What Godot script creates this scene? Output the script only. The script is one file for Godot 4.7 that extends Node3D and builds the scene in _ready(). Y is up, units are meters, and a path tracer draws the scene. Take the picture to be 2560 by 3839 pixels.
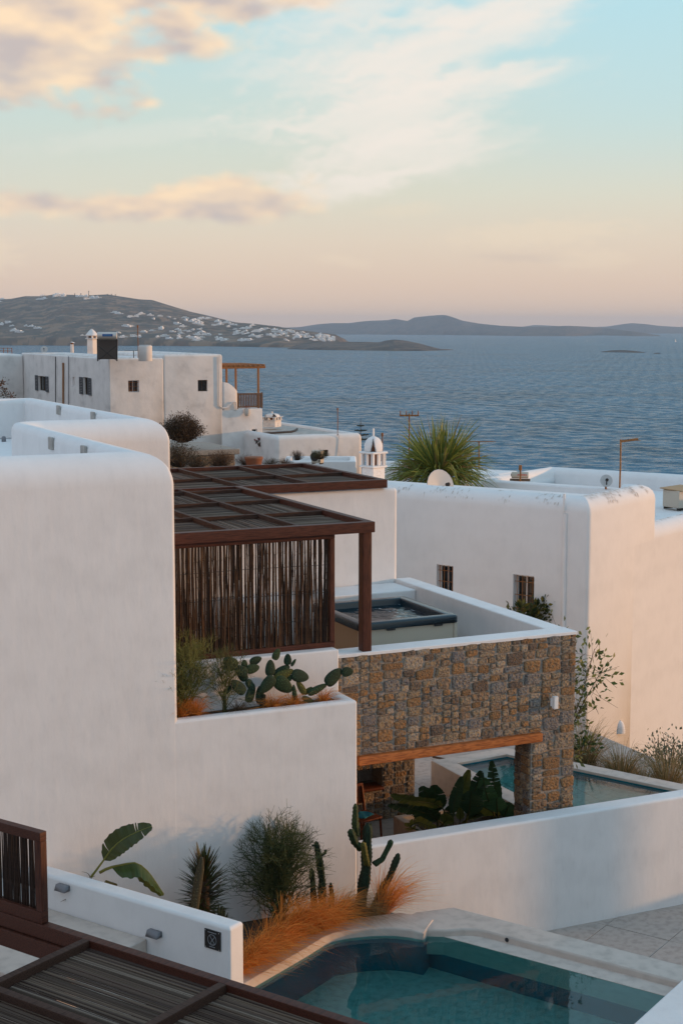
extends Node3D
# ---------------------------------------------------------------- camera numbers, in pixels of the 2560 x 3839 photograph
const FOCAL := 5620.0
const HORIZON := 1230.0
const EYE := Vector3(0, 8.9, 0)          # metres above the paved pool terrace
const HEADING := 24.8                     # degrees to the right of -Z
const YAW_C := 30.2                       # the pool, the lower pergola and the neighbouring house are turned by this much
const SEA := -41.1

var cam_f: Vector3
var cam_r: Vector3
var cam_u: Vector3
var pitch := atan((1919.5 - HORIZON) / FOCAL)
var M := {}
var taken := {}
var frame_c := Transform3D(Basis(Vector3.UP, deg_to_rad(YAW_C)), Vector3.ZERO)

func set_axes() -> void:
	var a := deg_to_rad(HEADING)
	var fh := Vector3(sin(a), 0, -cos(a))
	cam_r = Vector3(cos(a), 0, sin(a))
	cam_f = fh * cos(pitch) - Vector3.UP * sin(pitch)
	cam_u = Vector3.UP * cos(pitch) + fh * sin(pitch)

func ray(px: float, py: float) -> Vector3:
	return cam_f + cam_r * ((px - 1280.0) / FOCAL) + cam_u * ((1919.5 - py) / FOCAL)
func on_y(px: float, py: float, y: float) -> Vector3:
	var d := ray(px, py); return EYE + d * ((y - EYE.y) / d.y)
func on_z(px: float, py: float, z: float) -> Vector3:
	var d := ray(px, py); return EYE + d * (z / d.z)
func on_x(px: float, py: float, x: float) -> Vector3:
	var d := ray(px, py); return EYE + d * (x / d.x)
func on_plane(px: float, py: float, p: Vector3, n: Vector3) -> Vector3:
	var d := ray(px, py); return EYE + d * ((p - EYE).dot(n) / d.dot(n))
func at_depth(px: float, py: float, depth: float) -> Vector3:
	return EYE + ray(px, py) * depth
func cw(x: float, y: float, z: float) -> Vector3:     # coordinates turned by YAW_C -> world
	return frame_c * Vector3(x, y, z)
func to_c(p: Vector3) -> Vector3:
	return frame_c.affine_inverse() * p

# ---------------------------------------------------------------- mesh building
class MB:
	var v := PackedVector3Array()
	var c := PackedColorArray()
	var uv := PackedVector2Array()
	var ix := PackedInt32Array()
	var xf := Transform3D()
	var col := Color(1, 1, 1)
	func vert(p: Vector3, t := Vector2.ZERO) -> int:
		v.append(xf * p); c.append(col); uv.append(t)
		return v.size() - 1
	func tri(a: int, b: int, d: int) -> void:      # counter-clockwise seen from outside
		ix.append(a); ix.append(d); ix.append(b)
	func quad(a: int, b: int, d: int, e: int) -> void:
		ix.append(a); ix.append(d); ix.append(b); ix.append(a); ix.append(e); ix.append(d)
	func face(a: Vector3, b: Vector3, d: Vector3, e: Vector3) -> void:
		var k := vert(a, Vector2(0, 0)); vert(b, Vector2(1, 0)); vert(d, Vector2(1, 1)); vert(e, Vector2(0, 1))
		quad(k, k + 1, k + 2, k + 3)
	func box(ct: Vector3, size: Vector3, bas := Basis(), bev := 0.0) -> void:
		var h := size / 2
		var b := minf(bev, minf(h.x, minf(h.y, h.z)) * 0.9)
		if b <= 0.0:
			var p := []
			for i in 8:
				p.append(ct + bas * Vector3(h.x if i & 1 else -h.x, h.y if i & 2 else -h.y, h.z if i & 4 else -h.z))
			face(p[4], p[5], p[7], p[6]); face(p[1], p[0], p[2], p[3]); face(p[5], p[1], p[3], p[7])
			face(p[0], p[4], p[6], p[2]); face(p[6], p[7], p[3], p[2]); face(p[0], p[1], p[5], p[4])
			return
		var id := []
		for i in 8:
			var s := Vector3(1 if i & 1 else -1, 1 if i & 2 else -1, 1 if i & 4 else -1)
			var row := []
			for ax in 3:
				var q := Vector3(h.x - b, h.y - b, h.z - b)
				q[ax] = h[ax]
				row.append(vert(ct + bas * (q * s)))
			id.append(row)
		var F := [[4, 5, 7, 6, 2], [1, 0, 2, 3, 2], [5, 1, 3, 7, 0], [0, 4, 6, 2, 0], [6, 7, 3, 2, 1], [0, 1, 5, 4, 1]]
		for f in F:
			quad(id[f[0]][f[4]], id[f[1]][f[4]], id[f[2]][f[4]], id[f[3]][f[4]])
		for ax in 3:
			var o1 := (ax + 1) % 3
			var o2 := (ax + 2) % 3
			for s1 in 2:
				for s2 in 2:
					var i0 := (s1 << o1) | (s2 << o2)
					var i1 := i0 | (1 << ax)
					if s1 != s2:
						quad(id[i0][o1], id[i1][o1], id[i1][o2], id[i0][o2])
					else:
						quad(id[i0][o2], id[i1][o2], id[i1][o1], id[i0][o1])
		for i in 8:
			var odd := ((i & 1) + ((i >> 1) & 1) + ((i >> 2) & 1)) % 2
			if odd == 1:
				tri(id[i][0], id[i][1], id[i][2])
			else:
				tri(id[i][0], id[i][2], id[i][1])
	func bar(a: Vector3, b: Vector3, w: float, h: float, bev := 0.0, up := Vector3.UP) -> void:   # a beam from a to b, w wide and h high
		var d := b - a
		var x := d.normalized()
		if absf(x.dot(up)) > 0.99: up = Vector3.FORWARD
		var z := x.cross(up).normalized()
		var y := z.cross(x)
		box((a + b) / 2, Vector3(d.length(), h, w), Basis(x, y, z), bev)
	func tube(path: Array, radii: Array, sides := 6, cap := true) -> void:
		var n := path.size()
		var nrm := Vector3.RIGHT
		var first := v.size()
		for i in n:
			var t: Vector3 = (path[mini(i + 1, n - 1)] - path[maxi(i - 1, 0)]).normalized()
			if i == 0 and absf(t.dot(nrm)) > 0.9: nrm = Vector3.FORWARD
			nrm = (nrm - t * nrm.dot(t)).normalized()
			var bn := t.cross(nrm)
			var r: float = radii[mini(i, radii.size() - 1)]
			for k in sides:
				var a := TAU * k / sides
				vert(path[i] + (nrm * cos(a) + bn * sin(a)) * r, Vector2(float(k) / sides, float(i) / maxi(1, n - 1)))
		for i in n - 1:
			for k in sides:
				var k2 := (k + 1) % sides
				quad(first + i * sides + k, first + i * sides + k2, first + (i + 1) * sides + k2, first + (i + 1) * sides + k)
		if cap and sides > 2:
			for k in range(1, sides - 1):
				tri(first, first + k + 1, first + k)
				var e := first + (n - 1) * sides
				tri(e, e + k, e + k + 1)
	func ribbon(path: Array, widths: Array, side: Vector3, fold := 0.0) -> void:     # a leaf: strip along path, folded along its midrib
		var n := path.size()
		var f0 := v.size()
		for i in n:
			var t: Vector3 = (path[mini(i + 1, n - 1)] - path[maxi(i - 1, 0)]).normalized()
			var s := (side - t * side.dot(t)).normalized()
			var up := s.cross(t)
			var w: float = widths[mini(i, widths.size() - 1)]
			var u := float(i) / (n - 1)
			vert(path[i] - s * w + up * (w * fold), Vector2(0, u)); vert(path[i], Vector2(0.5, u)); vert(path[i] + s * w + up * (w * fold), Vector2(1, u))
		for i in n - 1:
			var a := f0 + i * 3
			quad(a, a + 1, a + 4, a + 3)
			quad(a + 1, a + 2, a + 5, a + 4)
	func blade(p0: Vector3, p1: Vector3, p2: Vector3, w: float, side: Vector3, n := 4) -> void:   # a grass blade along a curve
		var f0 := v.size()
		for i in n:
			var t := float(i) / (n - 1)
			var p := p0 * (1 - t) * (1 - t) + p1 * 2 * t * (1 - t) + p2 * t * t
			var ww := w * (1.0 - t * t * 0.9)
			vert(p - side * ww); vert(p + side * ww)
		for i in n - 1:
			var a := f0 + i * 2
			quad(a, a + 1, a + 3, a + 2)
	func loft(rings: Array, cap0 := false, cap1 := true, closed := true) -> void:
		var n: int = rings[0].size()
		var f0 := v.size()
		for r in rings.size():
			for k in n:
				vert(rings[r][k], Vector2(float(k) / n, float(r)))
		for r in rings.size() - 1:
			for k in (n if closed else n - 1):
				var k2 := (k + 1) % n
				quad(f0 + r * n + k, f0 + r * n + k2, f0 + (r + 1) * n + k2, f0 + (r + 1) * n + k)
		for e in 2:
			if (e == 0 and cap0) or (e == 1 and cap1):
				var b := f0 + (0 if e == 0 else (rings.size() - 1) * n)
				for k in range(1, n - 1):
					if e == 0: tri(b, b + k + 1, b + k)
					else: tri(b, b + k, b + k + 1)
	func lathe(ct: Vector3, prof: Array, sides := 16, ax := Basis()) -> void:        # prof: [radius, height] pairs, bottom to top
		var rings := []
		for p in prof:
			var ring := PackedVector3Array()
			for k in sides:
				var a := TAU * k / sides
				ring.append(ct + ax * Vector3(cos(a) * p[0], p[1], -sin(a) * p[0]))
			rings.append(ring)
		loft(rings, true, true)
	func mesh(mat: Material) -> ArrayMesh:
		var n := PackedVector3Array()
		n.resize(v.size())
		for i in range(0, ix.size(), 3):
			var a := ix[i]; var b := ix[i + 1]; var d := ix[i + 2]
			var k := (v[d] - v[a]).cross(v[b] - v[a])
			n[a] += k; n[b] += k; n[d] += k
		for i in n.size():
			n[i] = n[i].normalized() if n[i].length_squared() > 1e-20 else Vector3.UP
		var arr := []
		arr.resize(Mesh.ARRAY_MAX)
		arr[Mesh.ARRAY_VERTEX] = v; arr[Mesh.ARRAY_NORMAL] = n; arr[Mesh.ARRAY_COLOR] = c; arr[Mesh.ARRAY_TEX_UV] = uv; arr[Mesh.ARRAY_INDEX] = ix
		var m := ArrayMesh.new()
		m.add_surface_from_arrays(Mesh.PRIMITIVE_TRIANGLES, arr)
		m.surface_set_material(0, mat)
		return m

# ---------------------------------------------------------------- objects
func numbered(called: String) -> String:
	if not taken.has(called):
		taken[called] = 0
		return called
	taken[called] += 1
	return "%s_%03d" % [called, taken[called]]
func tag(o: Node3D, label: String, category: String, group := "") -> Node3D:
	o.set_meta("label", label); o.set_meta("category", category)
	if group != "": o.set_meta("group", group)
	return o
func thing(called: String, label: String, category: String, at := Vector3.ZERO, yaw := 0.0, group := "") -> Node3D:
	var o := Node3D.new()
	o.name = numbered(called)
	add_child(o)
	o.position = at; o.rotation.y = deg_to_rad(yaw)
	return tag(o, label, category, group)
func mb(parent: Node3D = null, frame := Transform3D()) -> MB:        # a builder that takes world coordinates (or those of frame) and stores them in the parent's
	var b := MB.new()
	if parent: b.xf = parent.transform.affine_inverse() * frame
	else: b.xf = frame
	return b
func part(parent: Node3D, called: String, b: MB, mat: Material, kind := "") -> MeshInstance3D:
	var o := MeshInstance3D.new()
	o.name = called
	o.mesh = b.mesh(mat)
	parent.add_child(o, true)
	if kind != "": o.set_meta("kind", kind)
	return o
func structure(called: String, b: MB, mat: Material) -> MeshInstance3D:
	var o := MeshInstance3D.new()
	o.name = numbered(called)
	o.mesh = b.mesh(mat)
	add_child(o)
	o.set_meta("kind", "structure")
	return o

# outline of a rectangle with round corners, counter-clockwise seen from above, drawn in by d
func rrect(x0: float, x1: float, z0: float, z1: float, rc: float, d: float, y: float, seg := 4) -> PackedVector3Array:
	var out := PackedVector3Array()
	var r := maxf(rc - d, 0.004)
	var cs := [[x1 - d - r, z1 - d - r, 0], [x0 + d + r, z1 - d - r, 3], [x0 + d + r, z0 + d + r, 2], [x1 - d - r, z0 + d + r, 1]]
	# going +x+z corner, then -z ... order: start at (+x,+z), turn towards (+x,-z), (-x,-z), (-x,+z)
	var order := [cs[0], cs[3], cs[2], cs[1]]
	var start := [-PI / 2, 0.0, PI / 2, PI]
	for i in 4:
		for k in seg + 1:
			var a: float = start[i] + PI / 2 * k / seg
			out.append(Vector3(order[i][0] + cos(a) * r, y, order[i][1] - sin(a) * r))
	return out

# a solid plastered block: rounded at the top by rt and at its upright edges by rc; with wall > 0 a parapet of that thickness round a roof at y_roof
func block(b: MB, x0: float, x1: float, z0: float, z1: float, y0: float, y1: float, rt: float, rc: float, wall := 0.0, y_roof := 0.0, seg := 6) -> void:
	var rings := [rrect(x0, x1, z0, z1, rc, 0, y0)]
	for k in seg + 1:
		var a := PI / 2 * k / seg
		rings.append(rrect(x0, x1, z0, z1, rc, rt * (1 - cos(a)), y1 - rt + rt * sin(a)))
	if wall > 0.0:
		var r2 := minf(rt, wall - rt) * 0.95
		for k in seg + 1:
			var a := PI / 2 * k / seg
			rings.append(rrect(x0, x1, z0, z1, rc, wall - r2 + r2 * sin(a), y1 - r2 + r2 * cos(a)))
		rings.append(rrect(x0, x1, z0, z1, rc, wall + 0.01, y_roof))
	b.loft(rings, false, true)

# a straight wall with a rounded top: from a to c (plan), t thick
func wall_run(b: MB, a: Vector3, c: Vector3, t: float, y0: float, y1: float, rt: float, re := 0.03) -> void:
	var d := c - a
	d.y = 0
	var x := d.normalized()
	var z := x.cross(Vector3.UP)
	var keep := b.xf
	b.xf = keep * Transform3D(Basis(x, Vector3.UP, z), Vector3(a.x, 0, a.z))
	block(b, 0, d.length(), -t / 2, t / 2, y0, y1, rt, re)
	b.xf = keep

# ---------------------------------------------------------------- materials
func lin(r: float, g: float, b: float) -> Color:
	return Color(r, g, b).linear_to_srgb()
func noise(seed_: int, freq: float, oct := 4, kind := FastNoiseLite.TYPE_SIMPLEX_SMOOTH) -> FastNoiseLite:
	var n := FastNoiseLite.new()
	n.seed = seed_; n.frequency = freq; n.fractal_octaves = oct; n.noise_type = kind
	return n
func ntex(seed_: int, freq: float, ramp: Array, size := 512, oct := 4, normal := false, bump := 4.0, kind := FastNoiseLite.TYPE_SIMPLEX_SMOOTH) -> NoiseTexture2D:
	var t := NoiseTexture2D.new()
	t.width = size; t.height = size; t.seamless = true
	t.noise = noise(seed_, freq, oct, kind)
	if normal:
		t.as_normal_map = true; t.bump_strength = bump
	elif ramp.size() > 0:
		var g := Gradient.new()
		var off := PackedFloat32Array()
		var cols := PackedColorArray()
		for e in ramp:
			off.append(e[0]); cols.append(e[1] if e[1] is Color else Color(e[1], e[1], e[1]))
		g.offsets = off; g.colors = cols
		t.color_ramp = g
	return t
func mat(called: String, color: Color, rough := 0.8, tex: Texture2D = null, scale := Vector3.ONE, bump: Texture2D = null, bump_cm := 0.0, world := true) -> StandardMaterial3D:
	var m := StandardMaterial3D.new()
	m.resource_name = called
	m.albedo_color = color
	m.roughness = rough
	m.metallic_specular = 0.4
	if tex:
		m.albedo_texture = tex
	if bump:
		m.heightmap_enabled = true; m.heightmap_texture = bump; m.heightmap_scale = bump_cm
	if tex or bump:
		m.uv1_triplanar = true; m.uv1_world_triplanar = world; m.uv1_scale = scale
	M[called] = m
	return m

# ---------------------------------------------------------------- sky: directions are azimuth (degrees right of the heading) and elevation
var n_soft := noise(11, 1.0, 3)
var n_edge := noise(12, 1.0, 5)
var n_streak := noise(13, 1.0, 4)
var cloud_blobs := [   # azimuth, elevation, half length, half height (degrees), tilt, strength, kind: 0 cumulus, 1 cirrus, 2 thin band
	[-11.0, 10.0, 4.6, 1.7, 4.0, 1.35, 0], [-8.6, 12.1, 6.5, 0.75, 2.0, 1.15, 0], [-3.6, 12.2, 3.4, 0.75, 3.0, 0.95, 0], [-12.5, 11.4, 5.2, 1.5, 0.0, 1.4, 0], [-5.4, 10.2, 1.1, 0.55, -6.0, 0.75, 0], [-6.9, 11.1, 1.5, 0.6, 12.0, 0.6, 0],
	[5.2, 11.1, 5.2, 0.42, 15.0, 1.0, 1], [3.0, 10.1, 5.6, 1.1, 13.0, 1.1, 1], [4.6, 9.0, 4.1, 0.7, 6.0, 0.95, 1], [1.7, 7.8, 4.8, 1.4, 11.0, 1.05, 1], [2.2, 6.3, 4.2, 1.0, 9.0, 1.0, 1], [0.0, 5.3, 2.8, 0.55, 7.0, 0.85, 1], [0.2, 9.4, 4.2, 2.6, 8.0, 0.55, 1], [1.0, 12.0, 3.5, 1.0, 10.0, 0.8, 1], [9.5, 12.6, 3.5, 0.35, 14.0, 0.6, 1], [-6.5, 7.2, 5.0, 0.35, 8.0, 0.3, 1],
	[-10.2, 4.5, 4.2, 0.55, -1.0, 0.95, 0], [-4.6, 4.7, 3.1, 0.7, 2.0, 1.15, 0], [-13.3, 2.9, 1.5, 0.9, -20.0, 0.8, 2], [7.4, 3.5, 3.8, 0.55, 3.0, 0.7, 2], [6.9, 2.6, 2.3, 0.18, -2.0, 0.6, 3], [9.3, 2.55, 1.8, 0.45, 0.0, 0.6, 2], [0.1, 2.5, 1.4, 0.22, -8.0, 0.55, 2], [2.5, 4.4, 1.6, 0.28, 5.0, 0.4, 2]]

func sky_at(az: float, el: float, fine: bool) -> Color:
	var e := maxf(el, 0.0)
	# clear air: peach at the horizon, pale green-blue above, blue overhead
	var stops := [[0.0, Color(0.78, 0.565, 0.43)], [1.6, Color(0.77, 0.585, 0.45)], [3.2, Color(0.76, 0.64, 0.505)], [5.0, Color(0.70, 0.685, 0.565)], [7.5, Color(0.595, 0.695, 0.635)], [11.5, Color(0.48, 0.70, 0.74)], [20.0, Color(0.44, 0.62, 0.74)], [40.0, Color(0.36, 0.58, 0.78)], [90.0, Color(0.29, 0.54, 0.80)]]
	var c: Color = stops[0][1]
	for i in stops.size() - 1:
		if e >= stops[i][0]:
			c = stops[i][1].lerp(stops[i + 1][1], clampf((e - stops[i][0]) / (stops[i + 1][0] - stops[i][0]), 0, 1))
	# the low sun stands to the right: warmer and brighter air that way
	var to_sun := maxf(0.0, cos(deg_to_rad(az - 90.0)))
	c = c.lerp(Color(1.15, 0.72, 0.42), 0.55 * pow(to_sun, 3.0) * exp(-e / 14.0))
	# away from the sun the low sky turns rose and lilac
	c = c.lerp(Color(0.52, 0.505, 0.65), 0.75 * smoothstep(20.0, 70.0, absf(az - 15.0)) * (1.0 - pow(to_sun, 2.0)) * (1.0 - smoothstep(14.0, 38.0, e)))
	c = c.lerp(Color(0.43, 0.73, 0.85), 0.30 * smoothstep(0.0, 12.0, az) * smoothstep(4.0, 9.0, e) * (1.0 - smoothstep(30.0, 70.0, e)))
	var x := az; var y := e
	var warp := n_soft.get_noise_2d(x * 0.5, y * 1.3)
	if fine:
		for b in cloud_blobs:
			var t := deg_to_rad(b[4])
			var dx: float = x - b[0]; var dy: float = y - b[1]
			if absf(dx) > b[2] * 2.0 + 1.0 or absf(dy) > b[2] + b[3] * 2.0: continue
			var u: float = (dx * cos(t) + dy * sin(t)) / b[2]
			var w: float = (-dx * sin(t) + dy * cos(t)) / b[3]
			var q := 1.0 - sqrt(u * u + w * w)
			if q < -0.9: continue
			var k := int(b[6])
			if k == 0:
				var nz := n_soft.get_noise_2d(x * 0.17 + 3, y * 0.36) * 0.85 + n_soft.get_noise_2d(x * 0.5 + 40, y * 1.0) * 0.30 + n_edge.get_noise_2d(x * 1.2, y * 2.3) * 0.20
				var d: float = smoothstep(-0.02, 0.55, (q + 0.36 + nz * 0.8) * b[5] * 0.75)
				if d > 0.0:
					var lit := clampf(0.62 + n_soft.get_noise_2d(x * 0.22 + 9, y * 0.6) * 0.9 + n_soft.get_noise_2d(x * 0.7, y * 1.6 + 20) * 0.25 + u * 0.25 + w * 0.22 - 0.35 * smoothstep(10.9, 12.4, e), 0, 1)
					var col := Color(0.56, 0.49, 0.47).lerp(Color(0.97, 0.74, 0.51), lit)
					c = c.lerp(col, d * 0.92)
			elif k == 1:
				var tilt := 0.21 + 0.05 * warp
				var us := x * cos(tilt) + y * sin(tilt); var vs := -x * sin(tilt) + y * cos(tilt)
				var st := n_streak.get_noise_2d(us * 0.13, vs * 0.8 + warp * 0.6) * 0.8 + n_soft.get_noise_2d(us * 0.4 + 70, vs * 1.8 + warp) * 0.34 + n_edge.get_noise_2d(us * 0.7, vs * 4.6 + warp) * 0.24
				var d: float = smoothstep(-0.15, 0.95, q + 0.25 + st * 0.7) * b[5] * 0.62
				c = c.lerp(Color(0.88, 0.80, 0.72), clampf(d, 0, 0.85))
			else:
				var st := n_streak.get_noise_2d(x * 0.9, y * 4.5 + 30) * 0.8
				var d: float = smoothstep(0.0, 0.8, q + 0.2 + st * 0.6) * b[5] * 0.55
				c = c.lerp(Color(0.86, 0.71, 0.53) if k == 2 else Color(0.62, 0.51, 0.44), clampf(d, 0, 0.8))
	# the same kinds of cloud go on round and over
	var far := smoothstep(13.0, 19.0, maxf(absf(az) - 1.0, e))
	if far > 0.0:
		var dome := Vector3(cos(deg_to_rad(az)), sin(deg_to_rad(az)), 0) * cos(deg_to_rad(e)) * 6.0 / (0.22 + sin(deg_to_rad(e)))
		var st := n_soft.get_noise_2d(dome.x * 0.12, dome.y * 0.12) + 0.4 * n_streak.get_noise_2d(dome.x * 0.5, dome.y * 0.3)
		var d: float = smoothstep(0.0, 0.55, st + 0.12) * far
		c = c.lerp(Color(0.84, 0.79, 0.76).lerp(Color(0.88, 0.69, 0.55), exp(-e / 10.0)), d * 0.5)
	return c

func build_sky() -> ImageTexture:
	var W := 4096; var H := 2048
	var low := Image.create(512, 256, false, Image.FORMAT_RGBF)
	for j in 256:
		var el := 90.0 - 180.0 * (j + 0.5) / 256
		if el < -2.0:
			for i in 512: low.set_pixel(i, j, Color(0.30, 0.27, 0.25))
			continue
		for i in 512:
			low.set_pixel(i, j, sky_at(sky_az(i + 0.5, 512), el, false))
	low.resize(W, H, Image.INTERPOLATE_CUBIC)
	var per := W / 360.0
	var mid := int(sky_column(0.0, W))
	var half := int(20 * per)
	for i in range(maxi(0, mid - half), mid + half):
		for j in range(int((90.0 - 19.5) * per), int(90.2 * per)):
			var az := sky_az(i + 0.5, W)
			var el := 90.0 - (j + 0.5) / per
			low.set_pixel(i, j, sky_at(az, el, true))
	return ImageTexture.create_from_image(low)
func sky_az(col: float, w: int) -> float:          # azimuth right of the heading; column 0 looks along -Z
	return wrapf(col / w * 360.0 - HEADING, -180.0, 180.0)
func sky_column(az: float, w: int) -> float:
	return (az + HEADING) / 360.0 * w

func build_materials() -> void:
	var fine := ntex(1, 0.03, [[0.0, 0.0], [1.0, 1.0]], 512, 5)
	var rough := ntex(2, 0.012, [[0.0, 0.0], [1.0, 1.0]], 512, 5)
	var mottle := ntex(3, 0.006, [[0.0, 0.90], [0.45, 0.97], [1.0, 1.0]], 512, 5)
	var pale := ntex(53, 0.006, [[0.0, 0.955], [0.5, 0.985], [1.0, 1.0]], 512, 5)
	mat("plaster", lin(0.80, 0.785, 0.775), 0.9, pale, Vector3.ONE * 0.33, rough, 0.6)
	var brush := ntex(56, 0.016, [[0.0, 0.972], [0.4, 0.993], [1.0, 1.0]], 512, 4)
	M.plaster.albedo_texture = brush
	M.plaster.uv1_scale = Vector3(0.9, 0.3, 0.9); M.plaster.heightmap_scale = 0.18
	M.plaster.detail_enabled = true; M.plaster.detail_albedo = pale; M.plaster.detail_blend_mode = BaseMaterial3D.BLEND_MODE_MUL; M.plaster.detail_uv_layer = BaseMaterial3D.DETAIL_UV_2
	M.plaster.uv2_triplanar = true; M.plaster.uv2_world_triplanar = true; M.plaster.uv2_scale = Vector3.ONE * 0.4
	mat("plaster_old", lin(0.78, 0.745, 0.715), 0.92, ntex(4, 0.008, [[0.0, 0.86], [0.35, 0.95], [1.0, 1.0]], 512, 5), Vector3.ONE * 0.18, rough, 1.5)
	var moss := ntex(5, 0.02, [[0.0, Color(0.36, 0.31, 0.27)], [0.36, Color(0.52, 0.46, 0.41)], [0.52, Color(0.85, 0.81, 0.77)], [0.7, Color(0.9, 0.87, 0.84)], [1.0, Color(0.92, 0.89, 0.86)]], 512, 5)
	mat("plaster_stained", Color(1, 1, 1), 0.95, moss, Vector3(0.5, 1.2, 1.6), rough, 1.5)
	mat("roof_screed", lin(0.50, 0.46, 0.42), 0.95, ntex(6, 0.01, [[0.0, 0.72], [0.5, 0.95], [1.0, 1.0]], 512, 5), Vector3.ONE * 0.3, rough, 1.0)
	mat("coping", lin(0.60, 0.51, 0.445), 0.75, ntex(7, 0.012, [[0.0, 0.88], [0.5, 0.97], [1.0, 1.0]], 512, 5), Vector3.ONE * 0.6, fine, 0.05)
	mat("paver", lin(0.46, 0.39, 0.345), 0.7, ntex(8, 0.02, [[0.0, 0.84], [0.5, 0.96], [1.0, 1.0]], 512, 5), Vector3.ONE * 0.6, fine, 0.12)
	mat("pool_lining", lin(0.004, 0.17, 0.225), 0.7, mottle, Vector3.ONE * 0.5)
	mat("mortar", lin(0.33, 0.29, 0.25), 0.95, mottle, Vector3.ONE * 2.0, rough, 1.5)
	mat("soil", lin(0.085, 0.058, 0.04), 1.0, mottle, Vector3.ONE * 2.0, rough, 3.0)
	# timber: grain runs along x, y or z
	var grain := ntex(9, 0.02, [[0.0, Color(0.50, 0.42, 0.40)], [0.42, Color(0.82, 0.78, 0.76)], [0.6, Color(1, 1, 1)], [1.0, Color(0.80, 0.72, 0.68)]], 512, 4)
	for ax in [["x", Vector3(0.35, 6, 6)], ["y", Vector3(6, 0.35, 6)], ["z", Vector3(6, 6, 0.35)]]:
		mat("wood_" + ax[0], lin(0.085, 0.024, 0.012), 0.55, grain, ax[1], grain, 0.12, false)
		mat("old_wood_" + ax[0], lin(0.070, 0.034, 0.022), 0.75, grain, ax[1], grain, 0.15, false)
	mat("lintel_wood", lin(0.50, 0.17, 0.045), 0.55, grain, Vector3(0.4, 5, 5), grain, 0.2, false)
	mat("pale_wood", lin(0.40, 0.19, 0.07), 0.6, grain, Vector3(2, 2, 2), null, 0, false)
	mat("railing_wood", lin(0.20, 0.12, 0.075), 0.75, grain, Vector3(2, 2, 2), null, 0, false)
	mat("chair_wood", lin(0.23, 0.062, 0.022), 0.5, grain, Vector3(3, 3, 3), null, 0, false)
	for k in 4:
		var t: Array = [[0.034, 0.015, 0.008], [0.048, 0.020, 0.009], [0.026, 0.012, 0.007], [0.07, 0.029, 0.011]][k]
		mat("cane_%d" % k, lin(t[0], t[1], t[2]), 0.5, grain, Vector3(20, 1.5, 20), null, 0, false)
	var reed := mat("reed", Color(1, 1, 1), 0.8)
	reed.vertex_color_use_as_albedo = true
	for k in 10:
		var t: Array = [[0.27, 0.20, 0.14], [0.31, 0.25, 0.185], [0.19, 0.155, 0.125], [0.31, 0.195, 0.105], [0.25, 0.235, 0.22], [0.40, 0.345, 0.28], [0.22, 0.21, 0.21], [0.33, 0.265, 0.19], [0.17, 0.135, 0.11], [0.28, 0.175, 0.095]][k]
		mat("stone_%d" % k, lin(t[0], t[1], t[2]), 0.9, ntex(30 + k % 3, 0.02, [[0.0, Color(0.50, 0.48, 0.50)], [0.35, Color(0.86, 0.84, 0.84)], [0.55, Color(1, 1, 1)], [0.8, Color(1, 0.86, 0.66)], [1.0, Color(1, 1, 1)]], 256, 5) if k < 3 else M["stone_%d" % (k % 3)].albedo_texture, Vector3.ONE * (2.2 + 0.23 * k), rough, 2.5)
	mat("stone_mixed", Color(1, 1, 1), 0.9, M.stone_0.albedo_texture, Vector3.ONE * 2.4, rough, 2.5).vertex_color_use_as_albedo = true
	for d in [["black_plastic", 0.018, 0.02, 0.024, 0.4], ["spa_shell", 0.012, 0.028, 0.04, 0.25], ["spa_panel", 0.50, 0.45, 0.36, 0.6], ["spa_side", 0.36, 0.27, 0.18, 0.6], ["grey_metal", 0.20, 0.20, 0.215, 0.5], ["white_paint", 0.78, 0.77, 0.76, 0.5], ["dark_room", 0.012, 0.013, 0.016, 0.6], ["shutter", 0.085, 0.09, 0.10, 0.7], ["frame_brown", 0.11, 0.075, 0.05, 0.7], ["rust", 0.28, 0.11, 0.035, 0.8], ["dark_iron", 0.03, 0.025, 0.022, 0.7], ["sign_black", 0.012, 0.012, 0.013, 0.35], ["sign_line", 0.30, 0.31, 0.33, 0.5], ["panel_back", 0.075, 0.055, 0.045, 0.7], ["tank_blue", 0.10, 0.30, 0.52, 0.4], ["tank_label", 0.02, 0.06, 0.20, 0.4], ["tank_red", 0.55, 0.05, 0.03, 0.5], ["dish", 0.46, 0.47, 0.47, 0.5], ["clay", 0.24, 0.10, 0.055, 0.9], ["towel", 0.03, 0.30, 0.42, 0.9], ["cable", 0.02, 0.02, 0.025, 0.6], ["cream_box", 0.50, 0.44, 0.36, 0.6], ["awning_tan", 0.42, 0.27, 0.15, 0.8], ["screen_dark", 0.035, 0.03, 0.028, 0.7], ["orange_rope", 0.45, 0.14, 0.03, 0.8], ["pot_white", 0.55, 0.50, 0.45, 0.8]]:
		mat(d[0], lin(d[1], d[2], d[3]), d[4])
	M.spa_shell.metallic_specular = 0.5
	var pane := mat("window_glass", Color(0.05, 0.08, 0.10), 0.04)
	pane.metallic_specular = 0.5
	M.tank_metal = mat("tank_metal", lin(0.55, 0.5, 0.46), 0.35)
	M.tank_metal.metallic = 0.3
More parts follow.
